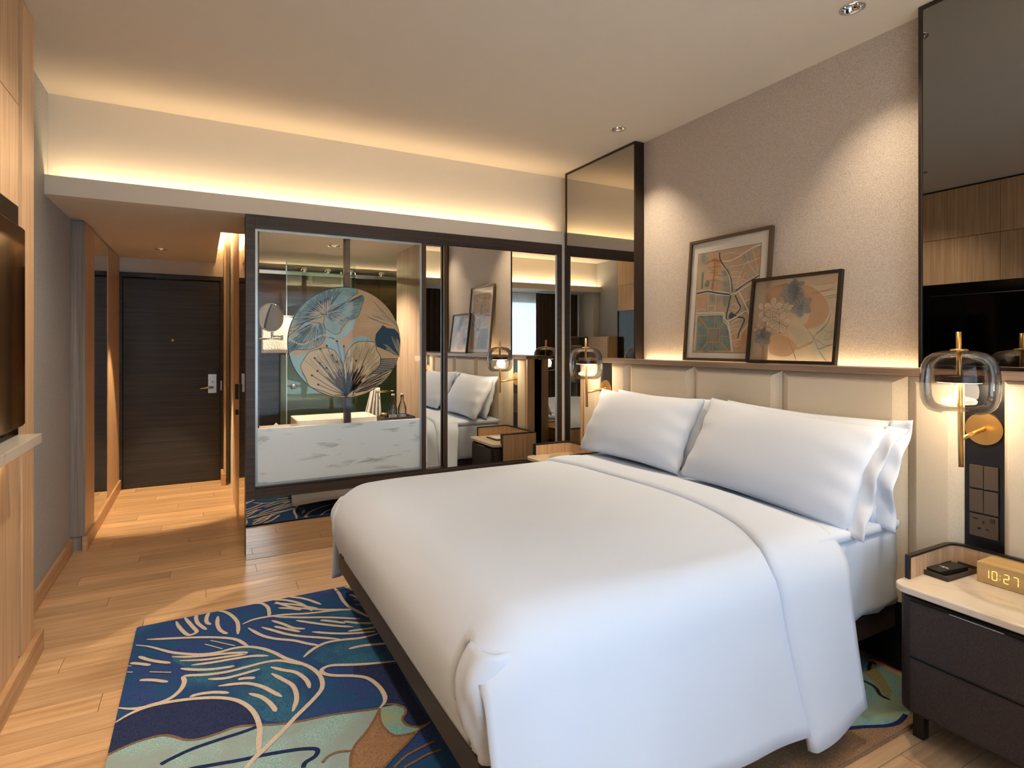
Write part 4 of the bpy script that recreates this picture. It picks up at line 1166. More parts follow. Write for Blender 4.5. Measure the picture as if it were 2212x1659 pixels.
def soft_box(name, a, b, r, mat, label, cat, amp=0.004, wrinkle=None, group=None):
    """rounded pad: subdivided box pushed onto a rounded-box surface"""
    bm = bmesh.new(); bm_box(bm, a, b)
    bmesh.ops.subdivide_edges(bm, edges=list(bm.edges), cuts=22, use_grid_fill=True)
    for v in bm.verts:
        p = v.co
        q = Vector([min(max(p[i], a[i] + r), b[i] - r) for i in range(3)])
        d = p - q
        if d.length > 1e-6:
            m_ = max(abs(c) for c in d)
            d = d.normalized() * r
            v.co = q + d
        if wrinkle: v.co += wrinkle(v.co)
    o = from_bm(name, bm, mat, None, True)
    tag(o, label, cat, group)
    return o
def wr_m(p):
    # pulled creases of the fitted sheet on the near side
    k = 0.010*sin((p.x*0.9 + p.z*0.8)*42)*max(0, (0.60 - p.z)/0.3)
    return Vector((0, -k if p.y < 1.5 else k, 0))
soft_box('mattress', (0.70, 1.352, 0.286), (2.606, 3.148, 0.640), 0.05, M_LINEN, 'white sheeted mattress showing below the pillows', 'mattress', wrinkle=wr_m)
soft_box('mattress_topper', (2.02, 1.345, 0.622), (2.600, 3.155, 0.672), 0.024, M_LINEN, 'thin white mattress topper below the pillows', 'topper')

# ---- duvet
dv = thing('duvet', (1.35, 2.25, 0.66), 'white duvet over the bed with its head end turned back', 'duvet')
DX0, DY0, DY1, DR_ = 0.618, 1.316, 3.184, 0.125
RA = 0.17
DZ = 0.692
HANG = 0.545
def roll(d, r=DR_):
    if d <= 0: return d, 0.0
    if d < r*pi/2: return r*sin(d/r), r*(1 - cos(d/r))
    return r, r + d - r*pi/2
LS = DR_*pi/2 + HANG - DR_
def duvet_pt(a, t, off=0.0, x_abs=None):
    """a: distance past the foot crease (negative = on top); t: distance across from near crease (neg = near flap)"""
    Wc = (DY1 - DY0) - 2*DR_
    if t < 0: bn, far = -t, False
    elif t > Wc: bn, far = t - Wc, True
    else: bn, far = 0, None
    hx, da = roll(a, RA)
    x = DX0 + RA - hx if a > 0 else DX0 + RA - a
    if x_abs is not None: x = x_abs
    hy, db = roll(bn)
    if bn > 0: da *= max(0.0, 1 - bn/LS)
    crown = 0.0
    tt = min(max(t/Wc, 0), 1)
    crown = -0.028*(abs(2*tt - 1)**2.2)
    h = max(0.0, min(1.0, (db - 0.03)/(HANG - 0.03)))
    fl = 0.115*h**1.25
    wv = h*(0.010*sin(x*7.3 + 1.0) + 0.006*sin(x*17.0 + 2*h))
    z = DZ + crown - da - db
    if far is None:
        yv = DY0 + DR_ + t
        z += off*(1 if a <= 0 else cos(min(a/RA, pi/2)))
        if a > 0: x -= off*sin(min(a/RA, pi/2))
    elif not far:
        yv = DY0 + DR_ - hy - fl - wv - off*sin(min(bn/DR_, pi/2)); z += off*cos(min(bn/DR_, pi/2))
    else:
        yv = DY1 - DR_ + hy + fl + wv + off*sin(min(bn/DR_, pi/2)); z += off*cos(min(bn/DR_, pi/2))
    # gentle undulation on top and the soft slump to the foot
    if far is None:
        z += 0.004*sin(x*5.1 + yv*2.3) + 0.003*sin(yv*6.0 - x*2.0)
    z -= 0.022*max(0.0, (1.0 - x)/0.4)**1.6 if x < 1.0 else 0.0
    if a > RA*0.6:
        hh = min(1.0, (da - 0.03)/0.34)
        x += -0.016*sin(pi*min(1, hh)) + 0.035*max(0, hh)**3
        edge = abs(2*tt - 1)
        z += (0.035*edge**3)*hh
    return (x, yv, max(z, 0.10))
Wc = (DY1 - DY0) - 2*DR_
HEAD = 2.16
def head_x(t):
    # head edge of the duvet: straight on top, running back towards the foot on the flaps
    bn = -t if t < 0 else max(0, t - Wc)
    return HEAD - 0.02 - 0.085*min(1, bn/LS)
flap_n, top_n = 16, 44
T_all = [-LS + LS*k/flap_n for k in range(flap_n)] + [Wc*k/top_n for k in range(top_n + 1)] + [Wc + LS*(k+1)/flap_n for k in range(flap_n)]
A_foot = 0.385 - RA + RA*pi/2
rows = []
# from foot edge (a = .9 r) to head over the whole width
S_n = 46
for i in range(-6, S_n + 1):
    row_ = []
    for t in T_all:
        if i <= 0:
            bn_ = -t if t < 0 else max(0.0, t - Wc)
            a = (0.9 + 0.22*min(1.0, bn_/0.06))*RA*(-i)/6.0
            row_.append(duvet_pt(a, t))
        else:
            u = i / S_n
            xh = head_x(t); x = DX0 + RA + (xh - DX0 - RA)*u
            row_.append(duvet_pt(DX0 + RA - x, t))
    rows.append(row_)
rows_foot = []
for k in range(1, 19):
    a = 0.9*RA + (A_foot - 0.9*RA)*k/18
    rows_foot.append([duvet_pt(a, Wc*j/top_n) for j in range(top_n + 1)])
def foot_ear(near):
    # the foot fall wraps round the corner and is tucked in below the hanging flap, with pulled creases
    R_ = []
    sg = -1 if near else 1
    ye = DY0 if near else DY1
    rc = 0.055
    for k in range(0, 19):
        hh = k/18
        a = 0.9*RA + (A_foot - 0.9*RA)*hh
        p = duvet_pt(a, 0 if near else Wc)
        L1 = abs(p[1] - ye) - rc - 0.012
        row_ = []
        for j in range(25):
            s_ = (L1 + rc*pi/2 + 0.16)*j/24
            wv = (0.0055*sin(70*(s_*0.9 - 0.11*hh) + 1.0) + 0.003*sin(120*s_ + 9*hh))*min(1, s_/0.06)*min(1, hh*2.2)
            if s_ < L1: x_, y_ = p[0] + wv, p[1] + sg*s_
            elif s_ < L1 + rc*pi/2:
                an = (s_ - L1)/rc
                x_, y_ = p[0] + rc*(1 - cos(an)) + wv*cos(an), p[1] + sg*(L1 + (rc - wv)*sin(an))
            else:
                x_, y_ = p[0] + rc + (s_ - L1 - rc*pi/2), p[1] + sg*(L1 + rc - wv)
            dbz = min(max(DZ - 0.03 - p[2], 0.0), DR_)
            ys_ = DR_ - sqrt(max(0, DR_**2 - (DR_ - dbz)**2))
            y_ = max(y_, DY0 + ys_ + 0.010) if near else min(y_, DY1 - ys_ - 0.010)
            row_.append((x_, y_, p[2] + 0.03*hh*max(0, s_ - 0.06)/0.2))
        R_.append(row_)
    return R_
nc = len(T_all)
vs = [p for row_ in rows for p in row_]
fs = [(i*nc + j, i*nc + j + 1, (i+1)*nc + j + 1, (i+1)*nc + j) for i in range(len(rows)-1) for j in range(nc-1)]
prev = [flap_n + j for j in range(top_n + 1)]           # first row = lowest row of the foot roll
for row_ in rows_foot:
    cur = list(range(len(vs), len(vs) + top_n + 1)); vs += row_
    fs += [(cur[j], cur[j+1], prev[j+1], prev[j]) for j in range(top_n)]
    prev = cur
for near in (True, False):
    R_ = foot_ear(near); n0 = len(vs)
    base_col = 0 if near else top_n
    for k, row_ in enumerate(R_):
        vs += row_
    for k in range(18):
        for j in range(24):
            q = (n0 + k*25 + j, n0 + k*25 + j + 1, n0 + (k+1)*25 + j + 1, n0 + (k+1)*25 + j)
            fs.append(q if not near else q[::-1])
cover = mk('cover', vs, fs, M_LINEN, dv, True, recalc=False)
_w = cover.modifiers.new('weld', 'WELD'); _w.merge_threshold = 0.0005
_m = cover.modifiers.new('solid', 'SOLIDIFY'); _m.thickness = 0.012; _m.offset = 0
# turned back band
def fold_x(t):
    d = min(max(0.0, t + 0.13), Wc)
    return 1.748 + 0.212*d*d/(d*d + 0.22**2) - 0.05*max(0.0, (d - 1.4)/0.4)**2
rows = []
for i in range(-3, 15):
    row_ = []
    for t in T_all:
        bn = -t if t < 0 else max(0, t - Wc)
        fx, hx_ = fold_x(t), head_x(t) + 0.012
        if i < 0:
            x = fx + 0.012*(1 + i/3.0)*1.0 - 0.0; off = 0.016*sqrt(max(0, 1 - (abs(i)/3.0)**2)) - 0.002
            x = fx + 0.010*(1 - abs(i)/3.0)
        else:
            q = i/14; x = fx + 0.012 + (hx_ - fx - 0.012)*q; off = 0.018 + 0.004*sin(pi*q)
        p = duvet_pt(DX0 + RA - x, t, off)
        # the band hangs a little lower at its foot side corner
        if t < 0:
            p = (p[0], p[1], p[2] - 0.045*(bn/LS)**3*(1 - max(0, i)/14.0) + 0.0)
        row_.append(p)
    rows.append(row_)
band = grid_mesh('turned_back_band', rows, M_LINEN, dv, True, 0.012)

# ---- pillows
def pillow(name, w, h, d, loc, rot, label, group, flange=0.0, seed=1, mat=M_LINENW):
    """local: u across (y), v up, depth along -x; flange = oxford hem at the -y end"""
    t = thing(name, loc, label, 'pillow', group)
    R = rot.to_3x3(); L = Vector(loc)
    rr = random.Random(seed); ph = [rr.uniform(0, 6) for _ in range(6)]
    n, m_ = 34, 24
    def surf(sign):
        rows = []
        for i in range(m_ + 1):
            v = -1 + 2*i/m_
            row_ = []
            for j in range(n + 1):
                u = -1 + 2*j/n
                pin = 0.055*(1 - abs(v)**2)*abs(u)**3 ; pin2 = 0.075*(1 - abs(u)**2)*abs(v)**3
                uu = u*(1 - pin); vv = v*(1 - pin2)
                th = (max(0, 1 - abs(u)**2.6)**0.62) * (max(0, 1 - abs(v)**2.4)**0.62)
                wr_ = 0.006*sin(7*u + 5*v + ph[0])*(1 - th) + 0.005*sin(13*v - 4*u + ph[1])*abs(u)**4
                dd = sign*(d*0.5*th) + wr_
                row_.append(R @ Vector((dd, uu*w/2, vv*h/2)) + L + R @ Vector((0, 0, h/2)))
            rows.append(row_)
        return rows
    o = t.location.copy()
    a = surf(-1); b = surf(1)
    vs = [p for row_ in a for p in row_] + [p for row_ in b for p in row_]
    N1 = (n + 1)*(m_ + 1); fs = []
    for i in range(m_):
        for j in range(n):
            q = (i*(n+1) + j, i*(n+1) + j + 1, (i+1)*(n+1) + j + 1, (i+1)*(n+1) + j)
            fs.append(q); fs.append(tuple(N1 + k for k in q[::-1]))
    bm = bmesh.new(); bv = [bm.verts.new(p) for p in vs]
    for q in fs: bm.faces.new([bv[k] for k in q])
    bmesh.ops.remove_doubles(bm, verts=bm.verts, dist=0.0012)
    bmesh.ops.recalc_face_normals(bm, faces=bm.faces)
    from_bm('case', bm, mat, t, True)
    if flange:
        rows = []
        sg = -1 if flange > 0 else 1
        fw = abs(flange)
        for i in range(m_ + 1):
            v = -1 + 2*i/m_
            row_ = []
            for j in range(7):
                q = j/6
                pin = 0.055*(1 - abs(v)**2)
                y_ = sg*((1 - pin)*w/2 - 0.02 + (fw + 0.02)*q)
                x_ = 0.010*sin(9*v + 3*q + ph[2])*q + 0.014*sin(4*v + ph[3])*q
                vv = v*(1 + 0.04*q)
                row_.append(R @ Vector((x_, y_, vv*h/2 + h/2)) + L)
            rows.append(row_)
        grid_mesh('flange', rows, mat, t, True, 0.004)
    return t
def tiltm(deg, yaw=0, roll_=0): return (Matrix.Rotation(radians(yaw), 4, 'Z') @ Matrix.Rotation(radians(deg), 4, 'Y') @ Matrix.Rotation(radians(roll_), 4, 'X'))
G_P = 'white pillows leaning on the headboard'
pillow('pillow', 0.88, 0.44, 0.16, (2.44, 2.74, 0.668), tiltm(16, 0, 0), 'white pillow against the headboard, hidden behind the one by the wardrobe', G_P, 0, 4)
pillow('pillow', 0.88, 0.44, 0.16, (2.44, 1.80, 0.666), tiltm(16, 0, 1.0), 'white pillow with frilled hem against the headboard behind the front right pillow', G_P, 0.07, 5)
pillow('pillow', 0.92, 0.46, 0.20, (2.29, 2.80, 0.684), tiltm(28, 2, 0), 'plump white front pillow nearer the wardrobe mirrors', G_P, 0, 2)
pillow('pillow', 0.98, 0.47, 0.20, (2.262, 1.835, 0.672), tiltm(28, -2, 2.6), 'plump white front pillow nearer the alarm clock', G_P, 0.055, 3)

RUG_CREAM=[[(-0.113,3.332),(-0.1,3.267),(-0.076,3.189),(-0.055,3.146),(-0.034,3.147),(-0.022,3.168),(-0.038,3.224),(-0.061,3.304),(-0.077,3.367)],[(-0.023,3.379),(-0.026,3.325),(-0.018,3.261),(0.002,3.206),(0.02,3.164)],[(0.032,3.366),(0.021,3.3),(0.022,3.249),(0.038,3.211)],[(0.072,3.293),(0.068,3.205),(0.077,3.133),(0.094,3.093),(0.108,3.071)],[(0.071,3.371),(0.105,3.331),(0.134,3.269),(0.155,3.187),(0.157,3.118),(0.152,3.043)],[(-0.229,3.194),(-0.161,3.163),(-0.065,3.123),(0.026,3.079),(0.103,3.029),(0.144,2.989),(0.169,2.941),(0.188,2.894)],[(-0.268,3.156),(-0.218,3.117),(-0.169,3.062),(-0.121,3.007),(-0.061,2.959),(0.005,2.92),(0.071,2.906),(0.133,2.911),(0.191,2.892),(0.247,2.841),(0.29,2.777),(0.324,2.712),(0.377,2.638),(0.41,2.583),(0.433,2.514),(0.436,2.45),(0.424,2.398),(0.392,2.353),(0.348,2.306),(0.305,2.262),(0.265,2.215),(0.221,2.169),(0.179,2.126),(0.151,2.1),(0.129,2.07),(0.087,2.018),(0.048,1.964)],[(-0.118,2.963),(-0.061,2.932),(0.018,2.9),(0.091,2.88),(0.167,2.848),(0.163,2.835),(0.097,2.847),(0.005,2.869),(-0.086,2.91)],[(-0.04,2.845),(0.043,2.825),(0.128,2.813),(0.202,2.798),(0.261,2.766)],[(-0.08,2.838),(-0.033,2.802),(0.03,2.77),(0.087,2.755),(0.124,2.749)],[(0.381,2.621),(0.351,2.652),(0.302,2.701),(0.243,2.718),(0.17,2.716),(0.092,2.715),(0.017,2.733),(-0.062,2.764),(-0.063,2.72),(-0.073,2.667),(-0.1,2.625),(-0.133,2.607),(-0.172,2.604),(-0.204,2.601),(-0.243,2.616),(-0.283,2.643)],[(-0.281,2.544),(-0.244,2.575),(-0.198,2.595),(-0.144,2.597),(-0.076,2.585),(-0.007,2.563),(0.062,2.529),(0.114,2.486),(0.146,2.438),(0.169,2.38),(0.181,2.318),(0.184,2.254),(0.177,2.198),(0.171,2.135),(0.168,2.109)],[(-0.042,2.592),(-0.007,2.594),(0.046,2.578),(0.095,2.546)],[(0.023,2.694),(0.078,2.668),(0.128,2.665),(0.173,2.668),(0.219,2.672)],[(0.132,2.633),(0.164,2.625),(0.195,2.609)],[(0.058,2.619),(0.119,2.602),(0.167,2.58),(0.214,2.531),(0.251,2.467),(0.277,2.419)],[(0.165,2.505),(0.202,2.462),(0.227,2.412),(0.241,2.364),(0.246,2.333)],[(0.259,2.612),(0.292,2.549),(0.323,2.485),(0.33,2.424),(0.324,2.366),(0.302,2.303)],[(0.261,2.666),(0.3,2.621),(0.348,2.574),(0.373,2.518),(0.383,2.473),(0.383,2.427)],[(0.177,3.14),(0.228,3.167),(0.299,3.166),(0.376,3.149),(0.477,3.109),(0.573,3.085),(0.653,3.061),(0.715,3.029)],[(0.244,3.388),(0.282,3.345),(0.306,3.283),(0.307,3.217),(0.302,3.164)],[(0.34,3.378),(0.398,3.328),(0.457,3.257),(0.488,3.184),(0.506,3.127)],[(0.341,3.313),(0.392,3.281),(0.453,3.23),(0.496,3.18),(0.536,3.141)],[(0.42,3.37),(0.474,3.317),(0.517,3.259),(0.56,3.179)],[(0.355,3.245),(0.409,3.21),(0.456,3.163)],[(0.2,3.086),(0.245,2.988),(0.297,2.919),(0.378,2.854),(0.429,2.796),(0.477,2.75)],[(0.258,3.064),(0.305,3.001),(0.358,2.932),(0.418,2.876),(0.493,2.822),(0.574,2.761)],[(0.309,3.114),(0.356,3.045),(0.395,2.98),(0.444,2.944)],[(0.314,3.043),(0.358,2.991),(0.418,2.925)],[(0.321,3.154),(0.447,3.075),(0.56,3.015),(0.706,2.919)],[(0.417,3.056),(0.483,2.991),(0.566,2.917),(0.653,2.851)],[(0.525,3.001),(0.574,2.961),(0.629,2.908)],[(0.468,2.898),(0.55,2.837),(0.642,2.788),(0.739,2.757)],[(0.622,2.821),(0.679,2.808),(0.749,2.795)],[(0.626,2.933),(0.681,2.883),(0.746,2.844)],[(0.397,2.68),(0.448,2.732),(0.513,2.761),(0.587,2.75),(0.66,2.728),(0.748,2.729)],[(0.589,2.656),(0.657,2.652),(0.754,2.62)],[(0.753,2.454),(0.672,2.478),(0.579,2.514),(0.502,2.551),(0.467,2.552),(0.448,2.534),(0.457,2.5),(0.492,2.468),(0.559,2.429),(0.605,2.386),(0.629,2.32),(0.636,2.246),(0.625,2.197),(0.597,2.166)],[(0.664,3.375),(0.673,3.282),(0.673,3.175),(0.685,3.089),(0.711,3.01),(0.748,2.917)],[(0.745,3.378),(0.74,3.334),(0.757,3.287)],[(0.721,3.232),(0.741,3.197),(0.754,3.154)],[(0.727,3.157),(0.764,3.121)],[(0.721,3.092),(0.755,3.067)],[(-0.247,3.036),(-0.209,2.985),(-0.163,2.941),(-0.12,2.906)],[(-0.274,2.99),(-0.232,2.959),(-0.196,2.928)],[(-0.281,2.964),(-0.267,2.959)],[(-0.282,2.914),(-0.257,2.901)],[(-0.195,2.87),(-0.114,2.822)],[(-0.226,2.819),(-0.178,2.793),(-0.123,2.748)],[(0.012,3.014),(0.082,2.93)],[(0.036,3.039),(0.134,2.932)]]
RUG_BROWN=[[(-0.282,2.357),(-0.24,2.375),(-0.192,2.387),(-0.132,2.386),(-0.095,2.364),(-0.048,2.316),(-0.001,2.299),(0.057,2.302),(0.111,2.309),(0.176,2.284),(0.241,2.254),(0.324,2.23),(0.412,2.218),(0.505,2.193),(0.576,2.172),(0.598,2.171)],[(0.598,2.171),(0.58,2.103),(0.58,2.05),(0.6,1.993),(0.644,1.975),(0.681,1.975),(0.741,2.0)],[(0.605,2.185),(0.652,2.165),(0.68,2.127),(0.676,2.095),(0.653,2.063),(0.659,2.023),(0.688,1.997),(0.725,1.992)],[(0.597,2.166),(0.568,2.12),(0.522,2.061),(0.476,2.017),(0.445,1.969),(0.429,1.908)],[(0.449,1.985),(0.41,2.001),(0.376,1.997),(0.351,1.975)],[(0.681,1.975),(0.63,1.934),(0.57,1.892),(0.525,1.856)],[(0.715,1.897),(0.663,1.888),(0.605,1.873),(0.554,1.84)],[(0.721,1.847),(0.672,1.846),(0.627,1.835),(0.583,1.825)]]
RUG_NAVYL=[[(-0.12,2.221),(-0.085,2.237),(-0.027,2.255),(0.056,2.263),(0.131,2.267),(0.175,2.274)],[(-0.044,2.151),(-0.016,2.148),(0.052,2.132),(0.122,2.116),(0.168,2.109),(0.224,2.097),(0.302,2.075),(0.347,2.049),(0.336,2.018),(0.302,2.002),(0.293,1.981)],[(1.882,1.381),(1.892,1.346),(1.915,1.316),(1.983,1.272),(2.055,1.248),(2.116,1.225),(2.198,1.188),(2.259,1.181),(2.323,1.192)]]
RUG_DARKL=[[(2.687,1.438),(2.608,1.459),(2.546,1.451),(2.496,1.428)],[(2.401,1.406),(2.403,1.372),(2.395,1.34),(2.364,1.305),(2.365,1.27)]]
RUG_NAVY=[(-0.281,2.544),(-0.244,2.575),(-0.198,2.595),(-0.144,2.597),(-0.076,2.585),(-0.007,2.563),(0.062,2.529),(0.114,2.486),(0.146,2.438),(0.169,2.38),(0.181,2.318),(0.181,2.283),(0.111,2.309),(0.057,2.302),(-0.001,2.299),(-0.048,2.316),(-0.095,2.364),(-0.132,2.386),(-0.192,2.387),(-0.24,2.375),(-0.282,2.357)]
RUG_LIGHT=[(-0.282,2.357),(-0.24,2.375),(-0.192,2.387),(-0.132,2.386),(-0.095,2.364),(-0.048,2.316),(-0.001,2.299),(0.057,2.302),(0.111,2.309),(0.176,2.284),(0.241,2.254),(0.324,2.23),(0.412,2.218),(0.505,2.193),(0.576,2.172),(0.598,2.171),(0.568,2.12),(0.522,2.061),(0.476,2.017),(0.445,1.969),(0.429,1.908),(0.388,1.817),(-0.289,2.183),(-0.285,2.294)]
RUG_TAN=[(0.597,2.166),(0.568,2.12),(0.522,2.061),(0.476,2.017),(0.445,1.969),(0.429,1.908),(0.397,1.812),(0.461,1.778),(0.525,1.856),(0.57,1.892),(0.63,1.934),(0.681,1.975),(0.644,1.975),(0.6,1.993),(0.58,2.05),(0.58,2.103)]
RUG_LEAF=[(0.598,2.171),(0.651,2.16),(0.68,2.127),(0.676,2.095),(0.653,2.063),(0.659,2.023),(0.688,1.997),(0.741,2.0),(0.681,1.975),(0.644,1.975),(0.6,1.993),(0.58,2.05),(0.58,2.103)]
RUG_TEAL=[[(-0.121,3.007),(-0.061,2.959),(0.005,2.92),(0.071,2.906),(0.133,2.911),(0.191,2.892),(0.247,2.841),(0.29,2.777),(0.324,2.712),(0.377,2.638),(0.302,2.701),(0.243,2.718),(0.17,2.716),(0.092,2.715),(0.017,2.733),(-0.059,2.836),(-0.112,2.924)],[(-0.062,2.764),(0.017,2.733),(0.092,2.715),(0.17,2.716),(0.243,2.718),(0.302,2.701),(0.351,2.652),(0.41,2.583),(0.433,2.514),(0.436,2.45),(0.424,2.398),(0.392,2.353),(0.348,2.306),(0.305,2.262),(0.269,2.25),(0.21,2.292),(0.169,2.38),(0.146,2.438),(0.114,2.486),(0.062,2.529),(-0.007,2.563),(-0.076,2.585),(-0.1,2.625),(-0.073,2.667),(-0.063,2.72)],[(0.448,2.732),(0.513,2.761),(0.587,2.75),(0.66,2.728),(0.748,2.729),(0.754,2.62),(0.753,2.454),(0.672,2.478),(0.579,2.514),(0.502,2.551),(0.455,2.603),(0.417,2.67)],[(0.321,3.154),(0.376,3.149),(0.477,3.109),(0.573,3.085),(0.653,3.061),(0.715,3.029),(0.748,2.917),(0.764,2.848),(0.739,2.757),(0.642,2.788),(0.653,2.851),(0.566,2.917),(0.483,2.991),(0.417,3.056),(0.348,3.113)]]
RUG_DARK=[(0.748,2.437),(0.578,2.51),(0.559,2.429),(0.605,2.386),(0.629,2.32),(0.636,2.246),(0.625,2.197),(0.597,2.166),(0.651,2.16),(0.68,2.127),(0.676,2.095),(0.653,2.063),(0.659,2.023),(0.688,1.997),(0.741,2.0),(0.736,2.096),(0.736,2.217)]
RUG_RTEAL=[(1.882,1.381),(1.892,1.346),(1.915,1.316),(1.983,1.272),(2.055,1.248),(2.116,1.225),(2.198,1.188),(2.259,1.181),(2.323,1.192),(2.357,1.257),(2.522,1.345),(2.703,1.452),(2.69,1.526),(2.673,1.558),(2.579,1.519),(2.403,1.41),(2.25,1.316),(2.127,1.341)]
RUG_RGOLD=[(2.707,1.449),(2.608,1.459),(2.539,1.455),(2.463,1.426),(2.441,1.389),(2.412,1.349),(2.388,1.309),(2.365,1.27),(2.435,1.301)]
RUG_RTAN=[(1.882,1.381),(1.892,1.346),(1.915,1.316),(1.983,1.272),(2.055,1.248),(2.116,1.225),(2.198,1.188),(2.259,1.181),(2.323,1.192),(2.42,1.17),(1.75,1.15),(1.45,1.16)]

# ================================================================== RUG
rug = thing('rug', (1.0, 2.25, 0), 'blue tufted rug with cream line drawing under the bed', 'rug')
RX0, RX1, RY0, RY1 = -0.281, 2.575, 1.15, 3.362
extrude_poly('rug_base', rounded_rect(RX0, RY0, RX1, RY1, 0.012, 4), 0.0005, 0.012, pile('rug_blue', S(34, 54, 112), S(64, 90, 146), S(40, 82, 128)), rug, 0.001)
def rclip(P): return [(min(max(x, RX0 + .001), RX1 - .001), min(max(y_, RY0 + .001), RY1 - .001)) for x, y_ in P]
rmap = lambda s, t, h: (s, t, 0.0122 + h)
def rpoly(name, polys, mat, h, smooth=0):
    for k_, P in enumerate(polys):
        f = Flat(rmap); f.poly(rclip(P), h + 0.00004*k_, smooth); f.build(name, mat, rug)
rpoly('teal_field', RUG_TEAL, pile('rug_teal', S(32, 82, 124), S(70, 122, 150), S(44, 76, 124)), 0.0005)
rpoly('navy_field', [RUG_NAVY, RUG_DARK], pile('rug_navy', S(34, 44, 80), S(56, 66, 104)), 0.0006)
rpoly('pale_field', [RUG_LIGHT[:-3] + [(0.30, 1.155), (RX0, 1.155), (RX0, 2.20)]], pile('rug_pale', S(122, 164, 172), S(172, 202, 200), S(150, 168, 170)), 0.0006)
rpoly('tan_field', [RUG_TAN, RUG_RTAN, [(0.40, 1.1505), (2.575, 1.1505), (2.575, 1.20), (2.30, 1.185), (1.9, 1.20)], [(0.30, 1.1505), (1.45, 1.1505), (1.88, 1.38), (1.2, 1.5), (0.46, 1.78)]], pile('rug_tan', S(136, 104, 80), S(172, 138, 106)), 0.0009)
rpoly('leaf_field', [RUG_LEAF, RUG_RTEAL, [(2.574, 1.19), (2.574, 1.55), (2.40, 1.42), (2.28, 1.19)]], pile('rug_aqua', S(98, 156, 170), S(146, 192, 196), S(154, 172, 142)), 0.0010)
rpoly('olive_field', [RUG_RGOLD], pile('rug_olive', S(140, 132, 92), S(170, 164, 120)), 0.0013)
def rlines(name, lines, w, mat, h, taper=True):
    for k_, P in enumerate(lines):
        f = Flat(rmap); f.ribbon(rclip(P), w, h + 0.00001*k_, taper); f.build(name, mat, rug)
rlines('cream_line', RUG_CREAM, 0.0185, pile('rug_cream', S(196, 180, 164), S(222, 208, 194)), 0.0022)
rlines('brown_line', RUG_BROWN, 0.010, pile('rug_brown', S(116, 88, 66), S(150, 118, 92)), 0.0019, False)
rlines('navy_line', RUG_NAVYL, 0.016, pile('rug_navy_line', S(26, 40, 80), S(44, 58, 100)), 0.0020, False)
rlines('dark_line', RUG_DARKL, 0.014, pile('rug_dark_line', S(44, 34, 36), S(62, 50, 50)), 0.0021)
box('edge_binding', (0.36, 1.1488, 0.0005), (2.574, 1.1502, 0.0128), bpy.data.materials['rug_tan'], rug)
# lines near the far edge, seen again in the mirrored plinth
extra = [[(0.72, 3.35), (0.80, 3.20), (0.95, 3.08), (1.2, 3.0)], [(0.85, 3.35), (0.93, 3.24), (1.08, 3.16)], [(1.0, 3.34), (1.04, 3.26), (1.14, 3.22)], [(1.16, 3.34), (1.19, 3.29), (1.26, 3.27)], [(1.3, 3.35), (1.34, 3.25), (1.44, 3.2)],
         [(0.35, 3.33), (0.42, 3.22), (0.55, 3.12), (0.68, 3.05)], [(1.5, 3.33), (1.58, 3.22), (1.7, 3.18)]]
rlines('cream_line', extra, 0.0185, bpy.data.materials['rug_cream'], 0.0022)

# ================================================================== TV WALL AND CONSOLE
XT = -0.66
tvw = struct(box('wall_tv', (XL, 0.62, 0.0), (XT - 0.014, 3.265, ZC), M_DARKWOOD), 'oak panelled television wall')
box('column', (XT - 0.014, 3.083, 0.10), (XT, 3.27, ZC - 0.004), M_OAK, tvw, 0.001)
box('side_panel', (XL + 0.001, 3.265, 0.10), (XT - 0.0005, 3.272, ZC - 0.004), M_OAK, tvw)
ys = [3.028, 2.363, 1.698, 1.033, 0.64]
for y1_, y0_ in zip(ys, ys[1:]):
    for z0_, z1_ in ((1.965, 2.380), (2.384, 2.832), (0.10, 1.012)):
        box('panel', (XT - 0.014, y0_ + 0.0015, z0_), (XT, y1_ - 0.0015, z1_), M_OAK, tvw, 0.001)
box('niche_back', (XT - 0.014, 0.64, 1.012), (XT - 0.0008, 3.027, 1.962), M_BLACKG, tvw)
box('socket_plate', (XT - 0.0008, 2.62, 1.24), (XT + 0.003, 2.70, 1.36), M_PLASTIC, tvw, 0.001)
struct(box('baseboard_tv', (XT - 0.01, 0.62, 0), (-0.638, 3.345, 0.10), M_OAKX, None, 0.003), 'oak baseboard in front of the television wall')
tv = thing('television', (-0.63, 2.18, 1.08), 'large black flat television hung on the oak wall', 'television')
box('screen', (-0.616, 1.452, 1.090), (-0.612, 2.898, 1.850), M_BLACKG, tv)
box('housing', (-0.648, 1.446, 1.082), (-0.617, 2.904, 1.858), plain('tv_housing', S(20, 20, 22), 0.3), tv, 0.003)
box('wall_bracket', (-0.6595, 1.9, 1.30), (-0.648, 2.4, 1.66), M_BLACK, tv)
cs = thing('console_shelf', (-0.60, 1.9, 1.012), 'thin grey marble shelf below the television', 'shelf')
box('slab', (XT - 0.012, 0.64, 1.014), (-0.555, 2.872, 1.052), M_MARBLE3, cs, 0.002)
area('led_strip_console', (-0.63, 1.76, 1.009), (0, 0, radians(90)), 2.1, 0.02, 3.4, WARM)

